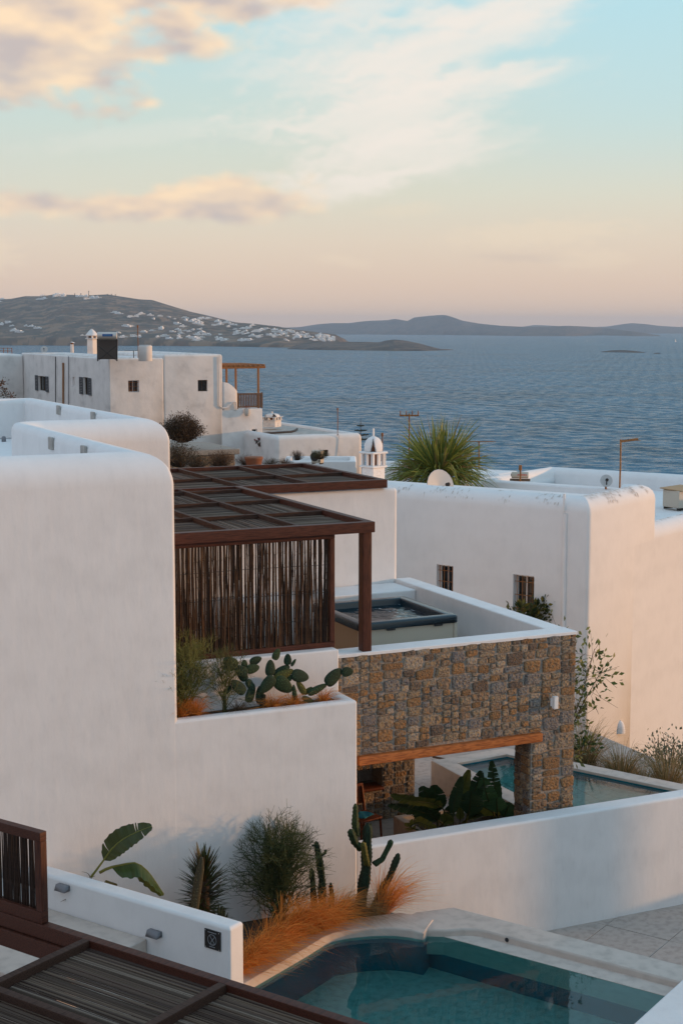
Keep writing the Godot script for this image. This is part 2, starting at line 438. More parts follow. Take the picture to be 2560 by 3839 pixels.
	# leaves: the colour sits in the vertices
	for d in [["leaf", 0.5, 0.35], ["leaf_glossy", 0.32, 0.3], ["pad", 0.75, 0.0], ["grass", 0.7, 0.7], ["twig", 0.9, 0.0], ["paint", 0.85, 0.0]]:
		var m := mat(d[0], Color(1, 1, 1), d[1])
		m.vertex_color_use_as_albedo = true
		if d[0] == "pad":
			m.albedo_texture = ntex(54, 0.06, [[0.0, 1.0], [0.10, 1.0], [0.2, 0.52], [0.6, 0.6], [1.0, 0.72]], 256, 1, false, 1.0, FastNoiseLite.TYPE_CELLULAR)
			m.uv1_triplanar = true; m.uv1_world_triplanar = true; m.uv1_scale = Vector3.ONE * 1.6
		if d[2] > 0.0:
			m.backlight_enabled = true
			m.backlight = Color(d[2], d[2], d[2]).linear_to_srgb()
	var water := mat("pool_water", Color(0.42, 0.88, 0.92, 0.0), 0.02)
	water.refraction_enabled = true; water.refraction_scale = 0.033
	water.transparency = BaseMaterial3D.TRANSPARENCY_ALPHA
	water.normal_enabled = true; water.normal_texture = ntex(50, 0.012, [], 512, 3, true, 3.0); water.normal_scale = 0.05
	water.uv1_triplanar = true; water.uv1_world_triplanar = true; water.uv1_scale = Vector3.ONE * 0.35
	var sea := mat("sea_water", lin(0.010, 0.15, 0.27), 1.0)
	sea.normal_enabled = true; sea.normal_texture = ntex(51, 0.012, [], 1024, 5, true, 40.0)
	sea.roughness_texture = ntex(55, 0.012, [[0.0, 0.10], [0.45, 0.28], [0.6, 0.42], [1.0, 0.6]], 512, 5); sea.normal_scale = 1.0
	sea.metallic_specular = 0.25
	sea.albedo_texture = ntex(52, 0.004, [[0.0, 0.80], [0.5, 1.0], [1.0, 1.0]], 512, 5)
	sea.detail_enabled = true; sea.detail_blend_mode = BaseMaterial3D.BLEND_MODE_MUL; sea.detail_uv_layer = BaseMaterial3D.DETAIL_UV_2
	sea.detail_albedo = ntex(57, 0.008, [[0.0, 0.72], [0.45, 0.92], [1.0, 1.0]], 512, 4)
	sea.uv2_triplanar = true; sea.uv2_world_triplanar = true; sea.uv2_scale = Vector3(1.0 / 900.0, 1.0, 1.0 / 500.0)
	sea.uv1_scale = Vector3(1.0 / 78.0, 1.0 / 78.0, 1)

func build_environment() -> void:
	set_axes()
	var cam := Camera3D.new()
	cam.name = "camera"
	add_child(cam)
	cam.transform = Transform3D(Basis(cam_r, cam_u, -cam_f), EYE)
	cam.fov = rad_to_deg(2.0 * atan(1919.5 / FOCAL))
	cam.near = 0.1; cam.far = 40000.0
	cam.current = true
	var env := Environment.new()
	env.background_mode = Environment.BG_SKY
	var sm := PanoramaSkyMaterial.new()
	sm.panorama = build_sky()
	sm.energy_multiplier = 1.0
	env.sky = Sky.new()
	env.sky.sky_material = sm
	env.background_energy_multiplier = 1.07
	env.tonemap_mode = Environment.TONE_MAPPER_LINEAR
	env.tonemap_exposure = 1.0
	env.fog_enabled = true; env.fog_density = 0.000058; env.fog_light_color = Color(0.80, 0.90, 1.0)
	env.sdfgi_enabled = true; env.ssao_enabled = true; env.ssil_enabled = true
	var we := WorldEnvironment.new()
	we.name = "environment"
	we.environment = env
	add_child(we)
	var sun := DirectionalLight3D.new()
	sun.name = "sun"
	var s := (cam_r * 1.0 - Vector3(cam_f.x, 0, cam_f.z).normalized() * -0.155).normalized()
	s = (s * cos(deg_to_rad(4.5)) + Vector3.UP * sin(deg_to_rad(4.5))).normalized()
	sun.light_color = lin(1.0, 0.50, 0.19)
	sun.light_energy = 0.92
	sun.light_angular_distance = 1.3
	sun.shadow_enabled = true
	add_child(sun)
	sun.look_at_from_position(s * 100.0, Vector3.ZERO, Vector3.UP)

# ---------------------------------------------------------------- sea and far land
var n_land := noise(21, 1.0, 5)
func prof(list: Array, x: float, k: int) -> float:
	if x <= list[0][0]: return list[0][k]
	for i in list.size() - 1:
		if x <= list[i + 1][0]:
			var t: float = (x - list[i][0]) / (list[i + 1][0] - list[i][0])
			return lerpf(list[i][k], list[i + 1][k], t)
	return list[-1][k]
# land given by its skyline and its shore, in pixels (x, skyline y, shore y, depth in metres); a point of it at column px and share t of the way from the shore to the ridge
func land_point(pr: Array, px: float, t: float, rough: float) -> Vector3:
	var x := px * 0.6125
	var shore := on_y(px, prof(pr, x, 2) / 0.6125, SEA)
	var dir := Vector3(shore.x, 0, shore.z)
	var d0 := dir.length()
	dir /= d0
	var depth := prof(pr, x, 3)
	var r := ray(px, prof(pr, x, 1) / 0.6125)
	var top := EYE.y + (d0 + depth) * r.y / Vector2(r.x, r.z).length() - SEA
	var d := d0 + depth * t
	var p := dir * d
	var nz := n_land.get_noise_2d(p.x * 0.004, p.z * 0.004) * 0.6 + n_land.get_noise_2d(p.x * 0.016, p.z * 0.016) * 0.35
	var h: float
	if t <= 1.0:
		h = top * (0.10 * smoothstep(0.0, 0.02, t) + 0.90 * pow(t, 0.9)) + rough * nz * sin(PI * clampf(t, 0, 1)) * (1.0 if t < 1.0 else 0.0)
	else:
		h = top * (1.0 - 1.1 * (t - 1.0))
	return Vector3(p.x, SEA - 1.0 + h + 1.0 * minf(t * 8.0, 1.0), p.z)
func land(called: String, pr: Array, step: float, rows: int, rough: float, tones: Array) -> void:
	var b := MB.new()
	var x0: float = pr[0][0] / 0.6125
	var x1: float = pr[-1][0] / 0.6125
	var n := int((x1 - x0) / step) + 1
	var m := rows + 4
	for i in n:
		for j in m:
			var t := float(j) / rows
			var p := land_point(pr, x0 + i * step, t, rough)
			var k := clampf(0.5 + n_land.get_noise_2d(p.x * 0.006 + 50, p.z * 0.006) * 0.9 + n_land.get_noise_2d(p.x * 0.03, p.z * 0.03) * 0.8, 0, 1)
			var c: Color = tones[0].lerp(tones[1], k)
			if n_land.get_noise_2d(p.x * 0.009 + 200, p.z * 0.013) > 0.16: c = c.lerp(tones[2], 0.8)
			b.col = c
			b.vert(p)
	for i in n - 1:
		for j in m - 1:
			b.quad(i * m + j, (i + 1) * m + j, (i + 1) * m + j + 1, i * m + j + 1)
	structure(called, b, M.paint)

var hill := [[-500, 715, 793, 1500], [-200, 697, 793, 1500], [0, 688, 793, 1500], [30, 686, 793, 1500], [62, 680, 793, 1500], [100, 680, 793, 1500], [130, 676, 793.5, 1450], [205, 678, 794, 1400], [250, 676, 794, 1400], [320, 687, 794, 1350], [352, 689, 794, 1300], [400, 704, 794.5, 1250], [440, 716, 795, 1200], [480, 725, 795, 1100], [540, 740, 796, 950], [590, 744, 797, 850], [640, 750, 798, 700], [680, 757, 798, 600], [730, 763, 797, 450], [770, 768, 795, 330], [792, 779, 793, 200], [806, 791, 793, 90]]
func hill_spot(px: float, py: float) -> Vector3:
	var lo := 0.0; var hi := 1.0
	for k in 24:
		var t := (lo + hi) / 2
		var p := land_point(hill, px, t, 14.0)
		var v := p - EYE
		var q := 1919.5 - FOCAL * v.dot(cam_u) / v.dot(cam_f)
		if q > py: lo = t
		else: hi = t
	return land_point(hill, px, (lo + hi) / 2, 14.0)

func build_far() -> void:
	var b := MB.new()
	# the sea: one sheet, its far edge beyond the last island
	var s0 := 16000.0
	var rows := [60.0, 300.0, 700.0, 1500.0, 4000.0, 9000.0, s0]
	for r in rows:
		for k in 13:
			var a := deg_to_rad(HEADING - 48.0 + 96.0 * k / 12)
			var p := Vector3(sin(a) * r, SEA, -cos(a) * r)
			b.vert(p, Vector2(p.x, p.z))
	for i in rows.size() - 1:
		for k in 12:
			b.quad(i * 13 + k, i * 13 + k + 1, (i + 1) * 13 + k + 1, (i + 1) * 13 + k)
	structure("sea", b, M.sea_water)
	# our own hillside falling away to the water
	b = MB.new()
	var fall := [[3.0, -2.5], [30.0, -2.6], [48.0, -3.0], [70.0, -2.0], [95.0, -3.0], [130.0, -9.0], [200.0, -24.0], [300.0, -42.0]]
	for r in fall:
		for k in 25:
			var a := deg_to_rad(HEADING - 60.0 + 120.0 * k / 24)
			var p := Vector3(sin(a) * r[0], r[1] + n_land.get_noise_2d(sin(a) * r[0] * 0.1, k * 0.3) * 0.5, -cos(a) * r[0])
			b.col = Color(0.10, 0.075, 0.05).lerp(Color(0.16, 0.12, 0.08), n_land.get_noise_2d(k * 0.7, r[0] * 0.1) * 0.5 + 0.5)
			b.vert(p)
	for i in fall.size() - 1:
		for k in 24:
			b.quad(i * 25 + k, i * 25 + k + 1, (i + 1) * 25 + k + 1, (i + 1) * 25 + k)
	structure("hillside_ground", b, M.paint)
	land("hills", hill, 3.6, 90, 14.0, [Color(0.040, 0.040, 0.028), Color(0.125, 0.078, 0.048), Color(0.25, 0.155, 0.09)])
	land("islands", [[560, 757, 768, 900], [640, 753, 768, 900], [690, 751, 768, 900], [725, 745, 768, 900], [760, 742, 768, 900], [800, 742, 768, 900], [840, 737, 768, 1000], [890, 735, 768.5, 1000], [905, 732, 768.5, 1000], [935, 737, 769, 1000], [950, 729, 769, 1000], [985, 725, 769, 1000], [1020, 723, 769, 1000], [1035, 727, 769.5, 1000], [1060, 736, 770, 900], [1100, 743, 770, 900], [1150, 748, 771, 800], [1210, 751, 772, 700], [1260, 750, 772, 700], [1300, 748, 772, 700], [1350, 750, 771, 700], [1385, 753, 770, 700], [1450, 761, 772, 500], [1515, 770, 772, 300]], 9.0, 14, 8.0, [Color(0.05, 0.052, 0.055), Color(0.11, 0.09, 0.08), Color(0.13, 0.10, 0.085)])
	land("islands", [[1130, 757, 766, 700], [1190, 752, 766, 800], [1225, 746, 766, 900], [1270, 748, 766, 900], [1330, 752, 766, 900], [1390, 750, 766, 900], [1430, 744, 766, 1000], [1450, 742, 766, 1000], [1480, 744, 766, 1000], [1510, 748, 766, 1000], [1560, 751, 766, 1000], [1640, 748, 766, 1000], [1760, 757, 766, 900]], 9.0, 12, 6.0, [Color(0.06, 0.065, 0.07), Color(0.11, 0.095, 0.085), Color(0.12, 0.10, 0.09)])
	land("islet", [[660, 801, 802, 60], [680, 792, 802.5, 160], [700, 788, 803, 220], [740, 784, 804, 260], [790, 785, 804.5, 280], [840, 785, 805, 280], [870, 786, 805.5, 280], [885, 782, 805.5, 280], [905, 779.5, 806, 280], [930, 782, 806, 260], [960, 788, 806, 200], [990, 796, 805.5, 130], [1010, 801, 805, 70], [1040, 802.5, 804, 40]], 5.0, 16, 5.0, [Color(0.035, 0.03, 0.027), Color(0.11, 0.08, 0.06), Color(0.15, 0.10, 0.07)])
	land("rocks", [[1378, 808, 809, 20], [1400, 804.5, 809, 50], [1425, 803.5, 809.5, 60], [1450, 805, 810, 50], [1482, 809, 810, 20]], 5.0, 8, 1.5, [Color(0.03, 0.026, 0.025), Color(0.08, 0.06, 0.05), Color(0.1, 0.08, 0.06)])
	land("rocks", [[1500, 811, 812.5, 12], [1508, 809.5, 812.5, 20], [1517, 811.5, 812.5, 12]], 5.0, 6, 1.0, [Color(0.03, 0.026, 0.025), Color(0.08, 0.06, 0.05), Color(0.1, 0.08, 0.06)])
	build_far_houses()
	build_boats()

func build_far_houses() -> void:
	var rng := RandomNumberGenerator.new()
	rng.seed = 77
	var kinds := []
	for k in 5:
		var h := MB.new()
		h.col = Color(0.86, 0.85, 0.83)
		h.box(Vector3(0, 1.5, 0), Vector3(12, 9, 9))
		if k != 3: h.box(Vector3(8.5, 0.2, 0.5 - k), Vector3(8 + k, 6, 8))
		if k % 2 == 0: h.box(Vector3(-8, 0.6, 1.0), Vector3(6, 5.2, 7))
		if k > 1: h.box(Vector3(2, 7, -1), Vector3(5, 3, 5))
		h.col = Color(0.10, 0.09, 0.08)
		for w in 3:
			h.box(Vector3(-3.5 + w * 3.4, 3.0, 4.52), Vector3(1.2, 1.8, 0.1))
			h.box(Vector3(6 + w * 2.6, 0.6, 4.55 - k), Vector3(1.1, 1.8, 0.1))
		kinds.append(h.mesh(M.paint))
	var spots := []
	for s in [[205, 71, 14], [262, 75, 20], [276, 74, 24], [298, 76, 20], [362, 76, 14], [385, 76, 16], [402, 76, 16], [188, 90, 16], [208, 88, 16], [400, 88, 16], [428, 85, 20], [450, 84, 16], [18, 86, 12], [6, 100, 10], [10, 206, 18], [40, 197, 20], [68, 233, 18], [92, 240, 20], [122, 213, 14], [148, 214, 16], [176, 222, 18], [60, 212, 12], [532, 152, 20], [548, 156, 16], [602, 169, 16], [630, 168, 18], [652, 157, 16], [692, 163, 14], [738, 166, 12], [776, 170, 9], [708, 179, 11], [582, 212, 20], [604, 213, 14], [812, 203, 20], [742, 226, 20], [700, 233, 14], [662, 239, 16], [757, 258, 20], [775, 270, 20], [790, 238, 16], [565, 263, 18], [612, 259, 22], [640, 262, 18], [545, 243, 12], [890, 268, 22], [868, 262, 14], [1012, 274, 22], [1032, 278, 18], [908, 252, 20], [945, 252, 24], [1108, 277, 18], [1132, 276, 20], [380, 255, 9], [832, 246, 14], [725, 262, 14]]:
		spots.append(s)
	for k in 165:
		var x := 800.0 + 730.0 * pow(rng.randf(), 0.85)
		var ridge := (prof(hill, x * 0.5, 1) / 0.6125 - 1050) / 0.8163
		var y := lerpf(maxf(ridge, 165.0) + 9, 279, pow(rng.randf(), 1.05))
		if x > 1480: y = maxf(y, 250)
		spots.append([x, y, rng.randf_range(8, 17)])
	for s in spots:
		var p := hill_spot(s[0] * 0.8163, 1050 + s[1] * 0.8163)
		var o := MeshInstance3D.new()
		o.name = numbered("hillside_house")
		o.mesh = kinds[rng.randi() % 5]
		add_child(o)
		var k: float = s[2] * 0.8163 / 5620.0 * p.distance_to(EYE) / 11.5
		o.position = p
		o.scale = Vector3(k, k * rng.randf_range(0.75, 1.0), k)
		o.rotation.y = deg_to_rad(-HEADING + rng.randf_range(-35, 35))
		if s[1] < 110: tag(o, "small white house on the crest of the far hill", "house", "white houses on the far hilltop")
		elif s[0] < 200: tag(o, "small white house on the bare slope of the far hill", "house", "white houses on the bare far slope")
		elif s[0] < 830: tag(o, "white house among fields halfway up the far hillside", "house", "white houses among the hillside fields")
		else: tag(o, "white house in the dense village on the far shore", "house", "white houses of the village on the far shore")
	# masts on the hilltop
	for s in [[414, 68, 22], [350, 70, 12], [378, 66, 8], [500, 68, 7], [518, 68, 7], [536, 72, 9]]:
		var p := hill_spot(s[0] * 0.8163, 1050 + (s[1] + 3) * 0.8163)
		var t := thing("radio_mast", "thin radio mast on top of the far hill", "mast", p, 0, "masts on the far hilltop")
		var b := mb(t)
		var h: float = s[2] * 0.8163 / 5620.0 * p.distance_to(EYE)
		b.tube([p, p + Vector3.UP * h], [1.4, 0.7], 5)
		part(t, "pole", b, M.dark_iron)
		b = mb(t)
		b.box(p + Vector3.UP * h * 0.8, Vector3(3, 2.5, 3))
		part(t, "aerial", b, M.dark_iron)

func build_boats() -> void:
	for s in [[2531.0, 1281.0, 11.0, true, "tiny sailing boat under white sail off the far islands"], [2199.0, 1279.0, 5.0, false, "tiny white motor boat on the water beyond the rocks"], [2318.0, 1292.0, 4.0, false, "small pale boat just behind the low rocks"]]:
		var p := on_y(s[0], s[1], SEA)
		var u: float = s[2] / 5620.0 * p.distance_to(EYE)
		var t := thing("sailing_boat" if s[3] else "motor_boat", s[4], "boat", p, 20.0)
		var b := MB.new()
		var rings := []
		for k in 7:
			var x := -0.5 + k / 6.0
			var w := 0.11 * (1.0 - pow(absf(x) * 1.9, 3.0)) + 0.01
			rings.append(PackedVector3Array([Vector3(x * u, 0.16 * u, w * u), Vector3(x * u, 0.16 * u, -w * u), Vector3(x * u, 0.0, -w * u * 0.5), Vector3(x * u, 0, w * u * 0.5)]))
		b.loft(rings, true, true)
		part(t, "hull", b, M.white_paint)
		b = MB.new()
		if s[3]:
			b.tube([Vector3(0, 0.1 * u, 0), Vector3(0, u, 0)], [0.012 * u], 5)
			part(t, "mast", b, M.grey_metal)
			b = MB.new()
			b.ribbon([Vector3(-0.2 * u, 0.2 * u, 0), Vector3(-0.1 * u, 0.6 * u, 0.01 * u), Vector3(-0.02 * u, 0.97 * u, 0)], [0.2 * u, 0.1 * u, 0.005 * u], Vector3.RIGHT, 0.1)
			part(t, "sail", b, M.white_paint)
		else:
			b.box(Vector3(-0.08 * u, 0.24 * u, 0), Vector3(0.4, 0.18, 0.16) * u, Basis(), 0.02 * u)
			part(t, "cabin", b, M.white_paint)

# ---------------------------------------------------------------- the villa with the stone wall
func poly_ring(pts: Array, rc: float, d: float, y: float, seg := 4) -> PackedVector3Array:   # rectilinear outline, its inside on the left hand, drawn in by d
	var out := PackedVector3Array()
	var n := pts.size()
	for i in n:
		var p: Vector2 = pts[i]
		var e1: Vector2 = (p - pts[(i + n - 1) % n]).normalized()
		var e2: Vector2 = (pts[(i + 1) % n] - p).normalized()
		var n1 := Vector2(e1.y, -e1.x)
		var n2 := Vector2(e2.y, -e2.x)
		var q := p + (n1 + n2) * d
		var convex := e1.x * e2.y - e1.y * e2.x < 0.0
		var r := maxf(rc - d, 0.004) if convex else 0.05 + d
		var ct := q + (n1 + n2) * (r if convex else -r)
		for k in seg + 1:
			var a := PI / 2 * k / seg
			var w := (n1 * cos(a) + n2 * sin(a)) * (-r if convex else r)
			out.append(Vector3(ct.x + w.x, y, ct.y + w.y))
	return out

var stone_kinds := []
func make_stone_kinds() -> void:
	var rng := RandomNumberGenerator.new()
	rng.seed = 5
	for k in 16:
		var b := MB.new()
		var outline := []
		var base := [[-0.5, -0.38], [-0.5, 0.36], [-0.42, 0.48], [-0.05, 0.5], [0.40, 0.49], [0.49, 0.40], [0.5, -0.35], [0.44, -0.48], [0.05, -0.5], [-0.43, -0.48]]
		for q in base:
			outline.append(Vector2(q[0] * rng.randf_range(0.80, 1.04), q[1] * rng.randf_range(0.78, 1.04)))
		var rings := []
		var tx := rng.randf_range(-0.14, 0.14); var ty := rng.randf_range(-0.14, 0.14)
		for lv in [[1.0, -0.3], [1.0, 0.45], [0.94, 0.8], [0.72, 1.0]]:
			var ring := PackedVector3Array()
			for i in range(9, -1, -1):
				var q: Vector2 = outline[i] * lv[0]
				var z: float = lv[1] + (q.x * tx * 2.2 + q.y * ty * 2.2 + rng.randf_range(-0.12, 0.12) if lv[1] > 0.7 else 0.0)
				ring.append(Vector3(q.x, q.y, z))
			rings.append(ring)
		# the front faces +z
		var n := 10
		b.loft(rings, false, true)
		stone_kinds.append(b)

# lays irregular stones over a w x h face whose lower left corner is at origin, u to the right, v up and out of the wall along nrm; skip(u0, v0, u1, v1) leaves gaps
func lay_stones(parent: Node3D, origin: Vector3, u: Vector3, nrm: Vector3, w: float, h: float, seed_: int, skip: Callable, big := 1.0) -> void:
	var rng := RandomNumberGenerator.new()
	rng.seed = seed_
	var g := 0.034
	var nx := int(w / g); var ny := int(h / g)
	var gx := w / nx; var gy := h / ny
	var used := PackedByteArray()
	used.resize(nx * ny)
	for j in range(ny - 1, -1, -1):
		for i in nx:
			if skip.call((i + 0.5) * gx, (j + 0.5) * gy): used[j * nx + i] = 1
	for j in range(ny - 1, -1, -1):
		var i := 0
		while i < nx:
			if used[j * nx + i]:
				i += 1; continue
			var ww := int(rng.randi_range(4, 9) * big); var hh := int(rng.randi_range(3, 6) * big)
			if rng.randf() < 0.12: ww += 2; hh += 2
			if rng.randf() < 0.25: hh = int(3 * big)
			var room := 0
			while i + room < nx and room < ww and not used[j * nx + i + room]: room += 1
			if i + room < nx and room == ww:
				var left := 0
				while i + room + left < nx and left < 3 and not used[j * nx + i + room + left]: left += 1
				if left < 3: room += left
			ww = room
			hh = mini(hh, maxi(2, int(ww * 0.75)))
			var high := 0
			while j - high >= 0 and high < hh:
				var free := true
				for k in ww:
					if used[(j - high) * nx + i + k]: free = false
				if not free: break
				high += 1
			if high == hh and j - high + 1 > 0 and j - high + 1 < 3: high = j + 1
			hh = high
			for a in hh:
				for k in ww: used[(j - a) * nx + i + k] = 1
			if ww >= 2 and hh >= 2:
				var o := MeshInstance3D.new()
				o.name = "stone"
				var kind := rng.randi() % 16
				o.mesh = stone_mesh(kind, [0, 1, 2, 3, 3, 4, 5, 6, 7, 7, 8, 9, 0, 1][rng.randi() % 14])
				parent.add_child(o, true)
				var sx := (ww * gx - 0.011) * (1 if rng.randf() < 0.5 else 1)
				var sy := hh * gy - 0.010
				var at := origin + u * ((i + ww * 0.5) * gx) + Vector3.UP * ((j + 1 - hh * 0.5) * gy)
				var turn := Basis(nrm, rng.randf_range(-0.06, 0.06)) * Basis(u, Vector3.UP, nrm)
				if rng.randf() < 0.5: turn = turn * Basis(Vector3(0, 0, 1), PI)
				o.transform = parent.transform.affine_inverse() * Transform3D(turn * Basis.from_scale(Vector3(sx, sy, rng.randf_range(0.020, 0.038))), at)
			i += maxi(ww, 1)
# past 300 stones on one thing the smallest become one part
func finish_stones(parent: Node3D) -> void:
	var all := []
	for c in parent.get_children():
		if String(c.name).begins_with("stone"): all.append(c)
	all.sort_custom(func(p, q): return p.transform.basis.x.length() * p.transform.basis.y.length() > q.transform.basis.x.length() * q.transform.basis.y.length())
	if all.size() <= 300: return
	var b := MB.new()
	for k in range(300, all.size()):
		var o: MeshInstance3D = all[k]
		var arr := o.mesh.surface_get_arrays(0)
		b.col = (o.mesh.surface_get_material(0) as StandardMaterial3D).albedo_color.srgb_to_linear()
		var f0 := b.v.size()
		for p in arr[Mesh.ARRAY_VERTEX]: b.vert(o.transform * p)
		for i in arr[Mesh.ARRAY_INDEX]: b.ix.append(f0 + i)
		parent.remove_child(o)
		o.free()
	part(parent, "small_stones", b, M.stone_mixed, "stuff")
var stone_cache := {}
func stone_mesh(kind: int, tone: int) -> ArrayMesh:
	var key := kind * 100 + tone
	if not stone_cache.has(key): stone_cache[key] = stone_kinds[kind].mesh(M["stone_%d" % tone])
	return stone_cache[key]

func never(_a: float, _b: float) -> bool: return false

func build_villa() -> void:
	make_stone_kinds()
	# --- the tall plastered house at the left, its roof behind rounded parapets
	var v := thing("white_villa", "tall white plastered villa with rounded parapets and a planter ledge", "house", Vector3(0, 0, -18.1))
	var b := mb(v)
	var plan := [Vector2(-7, -18.1), Vector2(6.03, -18.1), Vector2(6.03, -24.97), Vector2(8.25, -24.97), Vector2(8.25, -34.2), Vector2(-7, -34.2)]
	var rings := [poly_ring(plan, 0.05, 0, -0.2)]
	for k in 9:
		var a := PI / 2 * k / 8
		rings.append(poly_ring(plan, 0.05 + 0.1 * k / 8, 0.40 * (1 - cos(a)), 7.33 - 0.40 + 0.40 * sin(a)))
	for k in 7:
		var a := PI / 2 * k / 6
		rings.append(poly_ring(plan, 0.05, 0.42 + 0.13 * sin(a), 7.33 - 0.13 + 0.13 * cos(a)))
	rings.append(poly_ring(plan, 0.05, 0.56, 6.45))
	b.loft(rings, false, false)
	part(v, "wall", b, M.plaster)
	b = mb(v)
	b.box(Vector3(-0.75, 6.40, -25.9), Vector3(12.6, 0.08, 15.0)); b.box(Vector3(6.65, 6.40, -29.6), Vector3(2.2, 0.08, 8.2))
	part(v, "roof", b, M.plaster)
	for s in [[498, 307, 7.69], [787, 364, 7.69], [437, 587, 5.47], [712, 662, 5.47]]:       # outlets in the parapets
		b = mb(v)
		b.box(on_x(s[0] * 0.44643, 1400 + s[1] * 0.44643, s[2]) + Vector3(-0.01, 0, 0), Vector3(0.05, 0.19, 0.20), Basis(), 0.01)
		part(v, "parapet_outlet", b, M.roof_screed)
	b = mb(v)
	b.lathe(on_y(16, 1656, 6.44), [[0.05, 0], [0.05, 0.09], [0.03, 0.12]], 10)
	part(v, "roof_vent", b, M.grey_metal)
	# planter ledge in front of the terrace
	b = mb(v)
	# its face runs into the tall wall's face without a step
	b.xf = b.xf * Transform3D(Basis(Vector3.UP, -0.0027), Vector3(8.60, 0, -18.095))
	block(b, -2.9, 0.0, -0.605, 0.0, -0.2, 3.85, 0.05, 0.03, 0.17, 3.78)
	part(v, "planter", b, M.plaster)
	b = mb(v)
	b.box(Vector3(7.22, 3.755, -18.4), Vector3(2.36, 0.1, 0.28))
	part(v, "planter_soil", b, M.soil)
	b = mb(v)
	block(b, 6.02, 8.60, -19.06, -18.702, 2.9, 4.44, 0.03, 0.02)
	part(v, "planter_back_wall", b, M.plaster)
	# terrace deck, ledges and the block behind
	b = mb(v)
	b.box(Vector3(9.3, 3.36, -21.62), Vector3(6.5, 0.28, 5.1))
	part(v, "deck", b, M.paver)
	b = mb(v)
	block(b, 12.25, 12.575, -24.19, -19.10, 2.9, 4.35, 0.025, 0.015)
	part(v, "ledge", b, M.plaster)
	b = mb(v)
	block(b, 8.605, 12.575, -19.098, -18.80, 3.2, 4.310, 0.025, 0.015)
	part(v, "ledge", b, M.plaster)
	b = mb(v)
	block(b, 9.0, 12.245, -24.18, -23.35, 3.3, 4.28, 0.03, 0.02)
	part(v, "ledge", b, M.plaster)
	b = mb(v)
	block(b, 8.3, 12.31, -27.8, -24.2, -0.2, 6.015, 0.07, 0.07)
	part(v, "back_block", b, M.plaster)
	b = mb(v)
	block(b, 8.545, 12.58, -19.10, -18.725, 4.305, 4.352, 0.012, 0.012)
	part(v, "ledge_cap", b, M.plaster)

	# --- rubble stone wall with a passage under a timber lintel
	var s := thing("stone_wall", "rubble stone wall with timber lintel under the white terrace ledge", "stone wall", Vector3(10.5, 0.5, -18.74))
	b = mb(s)
	b.box(Vector3(10.55, 3.59, -18.92), Vector3(4.03, 1.50, 0.33))
	b.box(Vector3(12.185, 1.67, -18.98), Vector3(0.76, 2.34, 0.45))
	b.box(Vector3(8.72, 1.67, -18.95), Vector3(0.36, 2.34, 0.30))
	part(s, "core", b, M.mortar)
	lay_stones(s, Vector3(8.53, 0.5, -18.752), Vector3.RIGHT, Vector3.BACK, 4.04, 3.83, 3, func(a, c): return c < 2.36 and a < 3.27 and a > 0.38)
	lay_stones(s, Vector3(11.805, 0.5, -19.20), Vector3.BACK, Vector3.LEFT, 0.45, 2.2, 8, never)
	lay_stones(s, Vector3(8.545, 3.0, -19.08), Vector3.BACK, Vector3.LEFT, 0.33, 1.32, 9, never)
	finish_stones(s)
	b = mb(s)
	b.box(Vector3(10.43, 2.788, -18.86), Vector3(3.06, 0.135, 0.38), Basis(Vector3.BACK, 0.0), 0.012)
	part(s, "lintel", b, M.lintel_wood)
	var w := thing("stone_wall", "rubble stone pier with a niche behind the chair", "stone wall", Vector3(10.0, 0.5, -22.5))
	b = mb(w)
	b.box(Vector3(11.42, 1.86, -22.62), Vector3(0.62, 2.72, 0.5))
	b.box(Vector3(9.85, 0.80, -22.62), Vector3(2.52, 0.6, 0.5))
	b.box(Vector3(9.85, 2.33, -22.62), Vector3(2.52, 1.78, 0.5))
	b.box(Vector3(9.85, 1.27, -22.82), Vector3(2.52, 0.34, 0.1))
	part(w, "core", b, M.mortar)
	lay_stones(w, Vector3(10.40, 0.5, -22.375), Vector3.RIGHT, Vector3.BACK, 1.33, 2.6, 4, func(a, c): return a < 0.71 and c > 0.60 and c < 0.94)
	finish_stones(w)
	b = mb(w)
	b.box(Vector3(9.85, 1.085, -22.45), Vector3(2.5, 0.05, 0.34), Basis(), 0.01)
	part(w, "niche_shelf", b, M.chair_wood)
	# lamp on the stone wall
	var lm := thing("wall_lamp", "small white upright wall lamp fixed on the rubble stone wall", "lamp", Vector3(12.155, 3.22, -18.69))
	b = mb(lm)
	b.box(Vector3(12.155, 3.31, -18.655), Vector3(0.075, 0.19, 0.07), Basis(), 0.006)
	part(lm, "shade", b, M.white_paint)
	b = mb(lm)
	b.box(Vector3(12.15, 3.31, -18.70), Vector3(0.09, 0.12, 0.03))
	part(lm, "bracket", b, M.white_paint)

	# --- pergolas
	pergola("pergola", "dark timber pergola with woven reed roof over the bamboo screen", Vector3(6.03, 6.21, -18.70), 6.04, 9.16, -24.02, -18.70, [-20.30, -21.96, -23.62], [7.05, 8.05], 6.21, true)
	pergola("pergola", "dark timber pergola with woven reed roof behind the hot tub terrace", Vector3(8.3, 6.19, -24.15), 8.28, 12.06, -27.85, -24.12, [-25.85], [9.35, 10.6], 6.185, false)
	# --- bamboo screen
	var sc := thing("bamboo_screen", "dark bamboo cane screen in a timber frame below the pergola", "screen", Vector3(7.3, 4.44, -18.9))
	for q in [[Vector3(6.04, 6.02, -18.9), Vector3(8.615, 6.02, -18.9), 0.08, "x"], [Vector3(6.04, 4.48, -18.9), Vector3(8.615, 4.48, -18.9), 0.075, "x"]]:
		b = mb(sc); b.bar(q[0], q[1], 0.08, q[2], 0.006); part(sc, "rail", b, M.wood_x)
